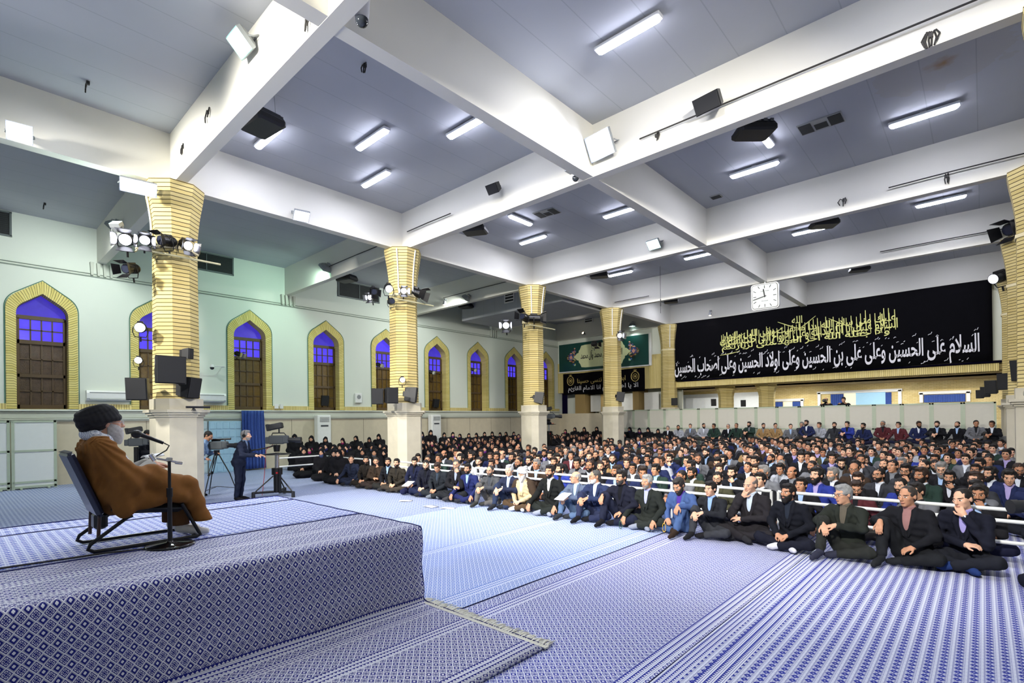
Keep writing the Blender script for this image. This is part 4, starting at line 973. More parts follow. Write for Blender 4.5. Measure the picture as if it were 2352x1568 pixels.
# ------------------------------------------------------------------ smooth solid modelling on a grid, for people
class SDF:
    def __init__(s, lo, hi, res):
        s.res = res; s.lo = np.array(lo, float); n = np.ceil((np.array(hi)-s.lo)/res).astype(int)+1; s.n = n
        s.d = np.full(n, 1.0, np.float32); s.raw = np.full(n, 9.0, np.float32); s.id = np.zeros(n, np.uint8)
    def box(s, lo, hi):
        a = np.clip(np.floor((lo-s.lo)/s.res).astype(int), 0, s.n); b = np.clip(np.ceil((hi-s.lo)/s.res).astype(int)+1, 0, s.n)
        if (b <= a).any(): return None, None
        sl = tuple(slice(i, j) for i, j in zip(a, b))
        ax = [(s.lo[k]+s.res*np.arange(a[k], b[k])).astype(np.float32) for k in range(3)]
        return sl, np.meshgrid(*ax, indexing='ij')
    def put(s, sl, d, m, k, sub=False, bias=0.0):
        o = s.d[sl]
        if sub:
            h = np.clip(.5-.5*(o+d)/k, 0, 1); s.d[sl] = o*(1-h)+(-d)*h+k*h*(1-h); return
        h = np.clip(.5+.5*(o-d)/k, 0, 1); s.d[sl] = o*(1-h)+d*h-k*h*(1-h)
        bias = {1: .0035, 2: -.0005, 4: .0012}.get(m, 0); c = d+bias < s.raw[sl]; s.raw[sl] = np.where(c, d, s.raw[sl]); s.id[sl] = np.where(c, m, s.id[sl])
    def rc(s, a, b, ra, rb=None, m=0, k=.02, sub=False):
        rb = ra if rb is None else rb; a = np.array(a, float); b = np.array(b, float); mg = max(ra, rb)+k+3*s.res
        sl, g = s.box(np.minimum(a, b)-mg, np.maximum(a, b)+mg)
        if sl is None: return s
        ab = b-a; L = ab@ab+1e-9
        t = np.clip(((g[0]-a[0])*ab[0]+(g[1]-a[1])*ab[1]+(g[2]-a[2])*ab[2])/L, 0, 1)
        d = np.sqrt((g[0]-a[0]-t*ab[0])**2+(g[1]-a[1]-t*ab[1])**2+(g[2]-a[2]-t*ab[2])**2)-(ra+(rb-ra)*t)
        s.put(sl, d, m, k, sub); return s
    def ell(s, c, r, m=0, k=.02, R=None, sub=False):
        c = np.array(c, float); r = np.array(r, float); mg = r.max()+k+3*s.res if R is not None else r+k+3*s.res
        sl, g = s.box(c-mg, c+mg)
        if sl is None: return s
        p = [g[i]-c[i] for i in range(3)]
        if R is not None: p = [R[0][i]*p[0]+R[1][i]*p[1]+R[2][i]*p[2] for i in range(3)]
        k0 = np.sqrt((p[0]/r[0])**2+(p[1]/r[1])**2+(p[2]/r[2])**2); k1 = np.sqrt((p[0]/r[0]**2)**2+(p[1]/r[1]**2)**2+(p[2]/r[2]**2)**2)+1e-6
        s.put(sl, k0*(k0-1)/k1, m, k, sub); return s
    def chain(s, pts, rs, m=0, k=.02):
        for i in range(len(pts)-1): s.rc(pts[i], pts[i+1], rs[i], rs[i+1], m, k)
        return s
    def cut(s, n, off, k=.01):
        """keep the side where n.p < off"""
        g = np.meshgrid(*[(s.lo[i]+s.res*np.arange(s.n[i])).astype(np.float32) for i in range(3)], indexing='ij')
        s.d = np.maximum(s.d, g[0]*n[0]+g[1]*n[1]+g[2]*n[2]-off); return s
    def warp(s, fn):
        g = np.meshgrid(*[(s.lo[i]+s.res*np.arange(s.n[i])).astype(np.float32) for i in range(3)], indexing='ij'); s.d = s.d+fn(*g).astype(np.float32); return s
    def mesh(s):
        d = s.d; S = d < 0; c = [S[i:S.shape[0]-1+i, j:S.shape[1]-1+j, l:S.shape[2]-1+l] for i in (0, 1) for j in (0, 1) for l in (0, 1)]
        cnt = sum(x.astype(np.uint8) for x in c); I, J, K = np.nonzero((cnt > 0) & (cnt < 8))
        if len(I) == 0: return np.zeros((0, 3)), np.zeros((0, 4), int), np.zeros(0, int)
        v = {(i, j, l): d[I+i, J+j, K+l] for i in (0, 1) for j in (0, 1) for l in (0, 1)}; acc = np.zeros((len(I), 3)); nn = np.zeros(len(I))
        for ax in range(3):
            for p in (0, 1):
                for q in (0, 1):
                    a = [p, q]; a.insert(ax, 0); b = [p, q]; b.insert(ax, 1); da, db = v[tuple(a)], v[tuple(b)]; m = (da < 0) != (db < 0); t = np.where(m, da/(da-db+1e-12), 0)
                    pt = np.zeros((len(I), 3)); pt[:] = a; pt[:, ax] = t; acc += pt*m[:, None]; nn += m
        V = (acc/nn[:, None]+np.stack([I, J, K], 1))*s.res+s.lo
        ix = np.full(cnt.shape, -1, np.int64); ix[I, J, K] = np.arange(len(I)); F = []
        for ax in range(3):
            sa = [slice(1, -1)]*3; sa[ax] = slice(0, -1); sb = [slice(1, -1)]*3; sb[ax] = slice(1, None)
            A, B = S[tuple(sa)], S[tuple(sb)]; e = np.array(np.nonzero(A != B)); fl = A[tuple(e)]
            o = e.copy(); 
            for k in range(3): o[k] += (0 if k == ax else 1)
            u, w_ = [(1, 2), (2, 0), (0, 1)][ax]
            def at_(du, dw): q = o.copy(); q[u] -= du; q[w_] -= dw; return ix[q[0], q[1], q[2]]
            Q = np.stack([at_(1, 1), at_(0, 1), at_(0, 0), at_(1, 0)], 1); Q[~fl] = Q[~fl][:, ::-1]; F.append(Q)
        F = np.concatenate(F); F = F[(F >= 0).all(1)]
        mid = s.id[I, J, K][F[:, 0]]
        return V, F, mid.astype(int)
def to_mesh(name, data, mats):
    V, F, mi = data; me = bpy.data.meshes.new(name); me.vertices.add(len(V)); me.vertices.foreach_set('co', np.ascontiguousarray(V, np.float32).ravel())
    me.loops.add(len(F)*4); me.polygons.add(len(F)); me.loops.foreach_set('vertex_index', F.astype(np.int32).ravel()); me.polygons.foreach_set('loop_start', np.arange(len(F), dtype=np.int32)*4)
    me.polygons.foreach_set('use_smooth', np.ones(len(F), bool)); 
    for m_ in mats: me.materials.append(m_)
    me.polygons.foreach_set('material_index', np.minimum(mi, len(mats)-1).astype(np.int32)); me.update(); me.validate(); return me
# ---- materials for people
def skin(rgb): 
    n_ = 'skin_%d_%d_%d' % rgb
    return mat(n_, rgb, .55, var=.07, scale=14, spec=.3)
SKINS = [(206, 158, 128), (190, 140, 110), (216, 170, 142), (172, 122, 92)]
def cloth_mat(rgb, kind='cloth'):
    n_ = '%s_%d_%d_%d' % ((kind,)+rgb)
    return mat(n_, rgb, .9, var=.12, scale=18, bump=.15, spec=.15)
def hair_mat(rgb): return mat('hair_%d_%d_%d' % rgb, rgb, .6, var=.25, scale=60, bump=.5, spec=.35)
m_eye = mat('eye_white', (216, 210, 200), .3); m_iris = mat('iris_dark', (34, 24, 18), .2); m_lip = mat('lip', (158, 100, 86), .5)
BLACKH, BROWNH, GREYH, WHITEH = (24, 20, 18), (46, 32, 24), (120, 118, 116), (198, 196, 192)
HU = np.array((0., 0., 0.))
def head_body(S, c, R, m=0):
    """skull, face, ears; face looks along R@(0,-1,0)"""
    T = lambda *p: c+R@np.array(p)
    S.ell(T(0, .015, .03), (.074, .095, .086), m, .02, R); S.ell(T(0, -.03, -.035), (.060, .066, .085), m, .025, R); S.ell(T(0, -.068, -.098), (.027, .022, .020), m, .02, R)
    for x in (-1, 1):
        S.ell(T(x*.042, -.058, -.015), (.022, .024, .022), m, .02, R); S.ell(T(x*.077, .018, -.004), (.010, .018, .030), m, .012, R)
        S.ell(T(x*.031, -.108, .006), (.019, .017, .012), m, .012, R, True)
    S.rc(T(0, -.090, .014), T(0, -.116, -.026), .008, .013, m, .012); S.ell(T(0, -.106, -.031), (.020, .012, .010), m, .008, R)
    S.ell(T(0, -.083, .026), (.050, .014, .010), m, .014, R); S.ell(T(0, -.094, -.062), (.024, .011, .005), 3, .006, R); S.ell(T(0, -.093, -.070), (.020, .012, .006), 3, .006, R)
    for x in (-1, 1):
        S.ell(T(x*.031, -.083, .005), (.0145, .011, .0085), 1, .002, R); S.ell(T(x*.031, -.0925, .005), (.0055, .004, .0058), 2, .002, R); S.ell(T(x*.033, -.0945, .0285), (.020, .006, .0040), 4, .004, R)
def hand(S, w_, d, nrm, curl=.5, m=0, sc=1.0, side=1):
    """palm and five fingers from wrist w_ pointing along d; nrm is the back of the hand"""
    w_ = np.array(w_, float); d = np.array(d, float); d /= np.linalg.norm(d); nrm = np.array(nrm, float); nrm -= d*(nrm@d); nrm /= np.linalg.norm(nrm); x = np.cross(d, nrm)*side
    S.rc(w_-d*.02, w_+d*.03, .026*sc, .030*sc, m, .02)
    for i, q in enumerate((-.030, -.010, .010, .029)):
        b = w_+d*.085*sc+x*q*sc; S.rc(w_+d*.02+x*q*.7, b, .014*sc, .0115*sc, m, .014)
        L = (.062, .074, .070, .054)[i]*sc; p = b; dd = d.copy(); r = .0092*sc
        for seg, f in enumerate((.45, .32, .23)):
            a = curl*(.55+.5*seg)*(1+.08*i); dd = dd*math.cos(a)-nrm*math.sin(a); dd /= np.linalg.norm(dd); e = p+dd*L*f; S.rc(p, e, r, r*.9, m, .004); p = e; r *= .93
    b = w_+d*.025*sc-x*.030*sc; t = d*.62-x*.62-nrm*.3; t /= np.linalg.norm(t); e = b+t*.045*sc; S.rc(b, e, .0135*sc, .0105*sc, m, .010); t2 = d*.9-x*.15-nrm*.35; t2 /= np.linalg.norm(t2); S.rc(e, e+t2*.032*sc, .0105*sc, .009*sc, m, .004)
def mirror(p): return {k: (tuple([-v[0], v[1], v[2]])) for k, v in p.items()}
# poses: L is the person's left (+x), facing -y; hips on the floor
POSE = {
 'cross': dict(hip=(0, 0, .13), kL=(.35, -.27, .14), aL=(-.06, -.36, .07), kR=(-.35, -.27, .14), aR=(.10, -.29, .07), eL=(.28, -.07, .36), wL=(.07, -.29, .22), eR=(-.28, -.07, .36), wR=(-.07, -.30, .22), tL=(-.14, -.40, .05), tR=(.2, -.38, .05), hL=(-.9, -.5, -.3), hR=(.9, -.5, -.3)),
 'wide': dict(hip=(0, 0, .13), kL=(.36, -.27, .17), aL=(-.05, -.38, .07), kR=(-.36, -.27, .17), aR=(.10, -.31, .07), eL=(.30, -.10, .36), wL=(.29, -.38, .20), eR=(-.30, -.10, .36), wR=(-.29, -.38, .20), tL=(-.14, -.43, .05), tR=(.2, -.40, .05), hL=(-.1, -.5, -.8), hR=(.1, -.5, -.8)),
 'kneeR': dict(hip=(0, 0, .13), kL=(.34, -.25, .14), aL=(.0, -.33, .07), kR=(-.16, -.30, .46), aR=(-.13, -.46, .09), eL=(.24, -.16, .40), wL=(.03, -.38, .44), eR=(-.30, -.16, .42), wR=(-.11, -.41, .43), tL=(-.10, -.37, .05), tR=(-.14, -.64, .04), hL=(-.9, -.3, -.2), hR=(.5, -.5, -.7)),
 'kneeRhang': dict(hip=(0, 0, .13), kL=(.34, -.25, .14), aL=(.0, -.33, .07), kR=(-.17, -.30, .48), aR=(-.14, -.46, .09), eL=(.26, -.08, .36), wL=(.12, -.28, .24), eR=(-.30, -.18, .47), wR=(-.16, -.42, .50), tL=(-.10, -.37, .05), tR=(-.14, -.64, .04), hL=(-.6, -.7, -.3), hR=(.1, -.55, -.8)),
 'chinL': dict(hip=(0, 0, .13), kL=(.33, -.26, .17), aL=(-.06, -.36, .07), kR=(-.34, -.27, .14), aR=(.10, -.29, .07), eL=(.24, -.22, .34), wL=(.085, -.19, .56), eR=(-.26, -.10, .35), wR=(.06, -.26, .31), tL=(-.14, -.40, .05), tR=(.2, -.38, .05), hL=(-.35, .15, .9), hR=(.9, -.1, .1)),
 'kneel': dict(hip=(0, .06, .21), kL=(.15, -.36, .08), aL=(.10, .14, .07), kR=(-.15, -.36, .08), aR=(-.10, .14, .07), eL=(.27, -.02, .42), wL=(.10, -.24, .27), eR=(-.27, -.02, .42), wR=(-.10, -.24, .27), tL=(.12, .28, .04), tR=(-.12, .28, .04), hL=(-.7, -.6, -.3), hR=(.7, -.6, -.3)),
 'stand': dict(hip=(0, 0, .93), kL=(.11, -.03, .50), aL=(.12, .02, .09), kR=(-.11, -.03, .50), aR=(-.12, .02, .09), eL=(.27, -.02, 1.13), wL=(.26, -.16, .90), eR=(-.27, -.02, 1.13), wR=(-.26, -.16, .90), tL=(.14, -.17, .04), tR=(-.14, -.17, .04), hL=(0, -.3, -.9), hR=(0, -.3, -.9)),
 'chair': dict(hip=(0, 0, .52), kL=(.13, -.40, .50), aL=(.13, -.42, .09), kR=(-.13, -.40, .50), aR=(-.13, -.42, .09), eL=(.27, -.04, .74), wL=(.09, -.27, .62), eR=(-.27, -.04, .74), wR=(-.09, -.27, .62), tL=(.14, -.58, .04), tR=(-.14, -.58, .04), hL=(-.7, -.6, -.3), hR=(.7, -.6, -.3)),
}
def pose(name, **kw):
    base = name.replace('L', 'R') if name in ('kneeL', 'kneeLhang') else name.replace('chinR', 'chinL')
    p = {k: np.array(v, float) for k, v in POSE[base].items()}
    if base != name:
        q = {}
        for k, v in p.items(): q[k[0]+{'L': 'R', 'R': 'L'}.get(k[1:], k[1:]) if len(k) == 2 else k] = v*np.array((-1, 1, 1))
        p = q
    lean = kw.get('lean', .03); p['lean'] = lean; H = p['hip']
    p['waist'] = H+np.array((0, -lean*.4+.02, .16)); p['chest'] = H+np.array((0, -lean+.01, .34)); p['neck'] = H+np.array((0, -lean*1.5+.01, .515))
    p['sL'] = H+np.array((.185, -lean*1.2+.01, .445)); p['sR'] = p['sL']*np.array((-1, 1, 1)); p['R'] = rotz(kw.get('yaw', 0))@rotx(kw.get('pitch', .05))@roty(kw.get('roll', 0))
    p['head'] = p['neck']+np.array((0, -.020, .082))+p['R']@np.array((0, -.02, .075))
    for k, v in kw.items():
        if isinstance(v, (tuple, list)): p[k] = np.array(v, float)
    return p
def bounds(p, pad=.22):
    P_ = np.array([v for k, v in p.items() if isinstance(v, np.ndarray) and v.shape == (3,) and k not in ('hL', 'hR')]); return P_.min(0)-pad, P_.max(0)+pad
def make_body(p, res=.006, hands=True, feet=None, curl=.55, fat=1.0):
    lo, hi = bounds(p, .2); lo[2] = max(lo[2], -.02); S = SDF(lo, hi, res)
    head_body(S, p['head'], p['R']); T = lambda *q: p['head']+p['R']@np.array(q)
    S.rc(T(0, .012, -.06), p['neck']+np.array((0, .015, -.03)), .052, .060, 0, .02)
    S.rc(p['neck']-np.array((0, 0, .03)), p['hip'], .055, .06, 0, .03)
    for s_ in 'LR':
        S.chain([p['neck']-np.array((0, 0, .06)), p['s'+s_], p['e'+s_], p['w'+s_]], [.04, .03, .026, .024], 0, .02)
        if hands:
            hd = p['h'+s_]; up = np.array((0, -.3, 1.0)) if abs(hd[2]) < .8*np.linalg.norm(hd) else np.array((0, -1.0, .3)); hand(S, p['w'+s_], hd, p.get('n'+s_, up), curl, 0, 1.0, 1 if s_ == 'L' else -1)
    return face_paint(S.mesh(), p)
def make_jacket(p, res=.012, k=1.0, long_=True, coat=None):
    lo, hi = bounds(p, .24); S = SDF(lo, hi, res); H = p['hip']
    S.ell(p['chest'], (.185*k, .118*k, .20), 0, .05); S.ell(p['waist'], (.170*k, .120*k, .17), 0, .06); S.ell(H+np.array((0, .01, .03)), (.180*k, .14*k, .11), 0, .06)
    S.rc(p['sL']-np.array((.03, 0, 0)), p['sR']+np.array((.03, 0, 0)), .070, .070, 0, .04); S.rc(p['neck']-np.array((0, -.015, .035)), p['neck']+np.array((0, .012, .005)), .082, .062, 0, .04)
    for s_ in 'LR':
        w_ = p['w'+s_]; e = p['e'+s_]; w2 = e+(w_-e)*.93; S.chain([p['s'+s_], e, w2], [.072, .056, .043], 0, .03)
    if coat: S.ell(coat[0], coat[1], 0, .08)
    r = random.random()*6
    S.warp(lambda x, y, z: .006*np.sin(x*30+z*26+r)*np.sin(z*38-y*30+r)+.0035*np.sin(z*72+x*22+2*np.sin(x*20+r)))
    # open front: the shirt shows in a V
    c = p['chest']; n = p['neck']; f = np.array((0, -.155, .0)); 
    for sg in (-1, 1): S.rc(n+np.array((sg*.078, -.030, .010)), c+np.array((sg*.070, -.112, .06)), .022, .028, 0, .014); S.rc(c+np.array((sg*.070, -.112, .06)), c+np.array((sg*.022, -.128, -.14)), .026, .012, 0, .012)
    S.rc(n+np.array((0, -.10, .02)), c+np.array((0, -.150, -.15)), .062, .012, 0, .006, True); S.rc(c+np.array((0, -.150, -.13)), p['waist']+np.array((0, -.150, -.14)), .012, .018, 0, .006, True)
    S.rc(p['neck']+np.array((0, 0, .0)), p['head']-np.array((0, -.01, .03)), .058, .062, 0, .01, True)
    return S.mesh()
def make_shirt(p, res=.009, k=1.0):
    c, n = p['chest'], p['neck']; lo = np.minimum(c, n)-.25; hi = np.maximum(c, n)+.22; S = SDF(lo, hi, res)
    S.ell(c+np.array((0, -.012, 0)), (.11*k, .100*k, .20), 0, .03); S.rc(n-np.array((0, .0, .05)), n+np.array((0, 0, .025)), .070, .064, 0, .03)
    S.rc(n+np.array((-.028, -.058, .02)), n+np.array((-.062, -.020, .038)), .013, .013, 0, .01); S.rc(n+np.array((.028, -.058, .02)), n+np.array((.062, -.020, .038)), .013, .013, 0, .01)
    S.ell(n+np.array((0, 0, .09)), (.060, .062, .075), 0, .006, None, True); S.cut((0, 1, 0), c[1]+.06); return S.mesh()
def make_trousers(p, res=.012, k=1.0):
    lo, hi = bounds(p, .2); S = SDF(lo, hi, res); H = p['hip']; S.ell(H+np.array((0, 0, .0)), (.175*k, .145*k, .125), 0, .05)
    for s_, x in (('L', 1), ('R', -1)):
        h = H+np.array((x*.09, -.02, -.01)); kk, a = p['k'+s_], p['a'+s_]; S.chain([h, kk, kk+(a-kk)*.86], [.094*k, .070, .056], 0, .03)
    r = random.random()*6; S.warp(lambda x, y, z: .006*np.sin(x*34+y*40+r)*np.sin(z*36+y*24)+.003*np.sin(y*70+x*30+r)); lo2 = .012
    S.cut((0, 0, -1), -lo2); return S.mesh()
def make_feet(p, res=.008):
    lo, hi = bounds(p, .12); lo[2] = 0; S = SDF(lo, hi, res)
    for s_ in 'LR':
        a, t, kk = p['a'+s_], p['t'+s_], p['k'+s_]; d = (t-a); S.chain([kk+(a-kk)*.70, a, a+d*.55+np.array((0, 0, -.005)), t], [.042, .042, .040, .030], 0, .02)
    S.cut((0, 0, -1), -.008); return S.mesh()
def make_hair(p, style='short', res=.006, seed=0):
    c, R = p['head'], p['R']; S = SDF(c-.17, c+.19, res); T = lambda *q: c+R@np.array(q); r = np.random.RandomState(seed); ph = r.rand(4)*6
    full_ = {'short': (.080, .100, .088), 'thick': (.087, .106, .100), 'bald': (.080, .098, .082), 'recede': (.080, .100, .086), 'curly': (.092, .110, .102)}[style]
    S.ell(T(0, .024, .036), full_, 0, .01, R); S.ell(T(0, .07, -.03), (.062, .045, .06), 0, .02, R)
    if style in ('thick', 'curly'): S.ell(T(.0, -.035, .105), (.06, .05, .026), 0, .02, R)
    a = .012 if style == 'curly' else .004; f = 60 if style == 'curly' else 95
    S.warp(lambda x, y, z: a*np.sin(x*f+ph[0])*np.sin(y*f*.8+ph[1])*np.sin(z*f*.9+ph[2]))
    S.ell(T(0, -.105, -.035), (.078, .085, .108), 0, .008, R, True)     # face opening
    for x in (-1, 1): S.ell(T(x*.085, .010, -.035), (.03, .030, .045), 0, .01, R, True); S.ell(T(x*.055, -.080, .050), (.026, .036, .026), 0, .01, R, True)
    if style == 'bald': S.ell(T(0, -.03, .105), (.085, .13, .062), 0, .008, R, True)
    if style == 'recede': S.ell(T(0, -.100, .080), (.060, .062, .052), 0, .01, R, True); S.ell(T(0, -.06, .03), (.060, .03, .03), 0, .01, R, True)
    n = R@np.array((0, -.25, -1.0)); S.cut(n, n@T(0, .05, -.085)); return S.mesh()
def make_beard(p, style='short', res=.006, seed=0):
    c, R = p['head'], p['R']; S = SDF(c-.24, c+.14, res); T = lambda *q: c+R@np.array(q); g = {'short': 0, 'full': .010, 'long': .016, 'stubble': -.004, 'moustache': 0}[style]
    if style != 'moustache':
        S.ell(T(0, -.030, -.048), (.064+g, .070+g, .078+g), 0, .01, R); S.ell(T(0, -.066, -.100-g), (.032+g, .030+g, .028+g*1.6), 0, .02, R)
        if style == 'long': S.rc(T(0, -.062, -.10), T(0, -.078, -.175), .042, .018, 0, .03)
        S.ell(T(0, -.07, .018), (.082, .085, .058), 0, .006, R, True); S.ell(T(0, .07, -.04), (.09, .075, .14), 0, .008, R, True)
        for x in (-1, 1): S.ell(T(x*.038, -.098, -.022), (.026, .03, .026), 0, .008, R, True)
        S.ell(T(0, -.112, -.060), (.030, .022, .0165), 0, .004, R, True); S.ell(T(0, -.125, -.025), (.018, .02, .02), 0, .004, R, True)
        S.rc(T(0, .0, -.13), T(0, .03, -.22), .045, .05, 0, .008, True) if style != 'long' else None
    S.ell(T(0, -.098, -.0475), (.030, .010, .0065), 0, .004, R)
    for x in (-1, 1): S.rc(T(x*.022, -.095, -.049), T(x*.034, -.085, -.066), .007, .006, 0, .004)
    r = np.random.RandomState(seed).rand(3)*6; S.warp(lambda x, y, z: .002*np.sin(x*150+r[0])*np.sin(z*140+r[1])*np.sin(y*130)); return S.mesh()
def make_glasses(p):
    b = MB(); c, R = p['head'], p['R']; T = lambda *q: c+R@np.array(q)
    for x in (-1, 1):
        b.tube([T(x*.032+.024*math.cos(t), -.106-.004*abs(math.cos(t)), .004+.017*math.sin(t)) for t in np.arange(14)*2*PI/14], .0022, 4, True, True)
        b.tube([T(x*.056, -.102, .008), T(x*.078, -.05, .010), T(x*.080, .012, .006), T(x*.076, .03, -.008)], .0022, 4)
    b.tube([T(-.010, -.109, .008), T(0, -.112, .010), T(.010, -.109, .008)], .0022, 4); return b
def face_paint(data, p):
    V, F, mi = data
    if len(F) == 0: return data
    L = (V[F].mean(1)-p['head'])@p['R']; x, y, z = np.abs(L[:, 0]), L[:, 1], L[:, 2]; mi = np.zeros(len(F), int); fr = (y < -.045) & (np.abs(L[:, 0]) < .07)
    mi[fr & (x < .022) & (np.abs(z+.066) < .0065) & (y < -.075)] = 3
    mi[fr & (((x-.033)/.0215)**2+((z-.0275-.10*(x-.033)*0)/.0048)**2 < 1)] = 4
    e = fr & (((x-.032)/.0155)**2+((z-.005)/.0072)**2 < 1); mi[e] = 1; mi[e & (np.abs(x-.032) < .0062)] = 2
    return V, F, mi
def put_mesh(name, me, parent):
    o = bpy.data.objects.new(name, me); COL.objects.link(o); o.parent = parent; return o
def object_colour(name, rough, var, scale, bump, spec):
    M_ = Mt(name); n = M_.noise(scale); oi = M_.t.nodes.new('ShaderNodeObjectInfo'); mx = M_.t.nodes.new('ShaderNodeMix'); mx.data_type = 'RGBA'; mx.blend_type = 'MULTIPLY'; mx.inputs[0].default_value = 1.0
    M_.t.links.new(oi.outputs['Color'], mx.inputs[6]); M_.t.links.new(M_.mix(n, (1-var,)*3+(1,), (1+var,)*3+(1,)), mx.inputs[7]); M_.base(mx.outputs[2])
    if bump: M_.bump(M_.noise(scale*6), bump, .004)
    return M_.set(rough=rough, spec=spec)
m_ocloth = object_colour('woven_cloth', .9, .12, 18, .15, .15); m_oskin = object_colour('skin_tone', .55, .07, 14, 0, .3); m_ohair = object_colour('hair_strands', .6, .25, 60, .5, .35)
def paint(o, rgb): o.color = srgb(*rgb); return o
def man(x, y, z, ang, label, P_, jk=(30, 32, 40), sh=(40, 42, 48), tr=None, hair=BLACKH, hs='short', beard=None, bs='short', glasses=False, sk=0, fat=1.0, sock=(40, 42, 48), res=.006, seed=0, curl=.55, group=None, cat='person', scale=1.0, extras=None, nobody=False):
    """one individually posed person; parts: body, jacket, shirt, trousers, socks, hair, beard, glasses"""
    random.seed(seed+100); t = thing('person', label, cat, (x, y, z), (0, 0, ang), group); t.scale = (scale,)*3
    sm = skin(SKINS[sk]); hm = hair_mat(hair)
    put_mesh('body', to_mesh('body', make_body(P_, res, True, None, curl), [sm, m_eye, m_iris, m_lip, hm]), t)
    put_mesh('jacket', to_mesh('jacket', make_jacket(P_, .011, fat), [cloth_mat(jk)]), t)
    put_mesh('shirt', to_mesh('shirt', make_shirt(P_, .009, fat), [cloth_mat(sh)]), t)
    put_mesh('trousers', to_mesh('trousers', make_trousers(P_, .012, fat), [cloth_mat(tr or jk)]), t)
    put_mesh('socks', to_mesh('socks', make_feet(P_), [cloth_mat(sock)]), t)
    if hs: put_mesh('hair', to_mesh('hair', make_hair(P_, hs, .006, seed), [hm]), t)
    if beard: put_mesh('beard', to_mesh('beard', make_beard(P_, bs, .006, seed), [hair_mat(beard)]), t)
    if glasses: make_glasses(P_).build('glasses', m_blk2, t)
    if extras: extras(t, P_)
    return t
# ------------------------------------------------------------------ front row of seated men
def face_to(x, y, tx=15.9, ty=-2.3): return math.atan2(tx-x, -(ty-y))
NAVY, BLK, DKB, GREY_, OLV, BLUE_ = (26, 32, 58), (20, 21, 25), (38, 30, 26), (92, 92, 96), (52, 52, 46), (58, 84, 134)
LBLUE, WHT, DSH = (150, 180, 224), (214, 220, 232), (34, 38, 46)
def paper_in_hands(t, P_):
    b = MB(); c = (P_['wL']+P_['wR'])/2+np.array((0, -.08, .03)); b.box(c, (.22, .30, .008), rotx(.35)); b.build('clipboard', mat('paper_white', (226, 228, 232), .7), t)
def beads(col):
    def f(t, P_):
        b = MB(); c = P_['wR']+np.array((.0, -.10, -.08))
        for k in range(22): a = k*2*PI/22; b.sph(c+np.array((.028*math.cos(a), -.01, -.05+.07*math.sin(a))), .0075, 6, 4)
        b.build('prayer_beads', mat('beads_%d' % col[0], col, .3), t)
    return f
def watch(s_):
    def f(t, P_):
        w_, e = P_['w'+s_], P_['e'+s_]; d = (w_-e)/np.linalg.norm(w_-e); b = MB(); b.cyl(w_-d*.022, w_+d*.0, .034, .034, 12); b.build('wristwatch', m_chrome, t)
    return f
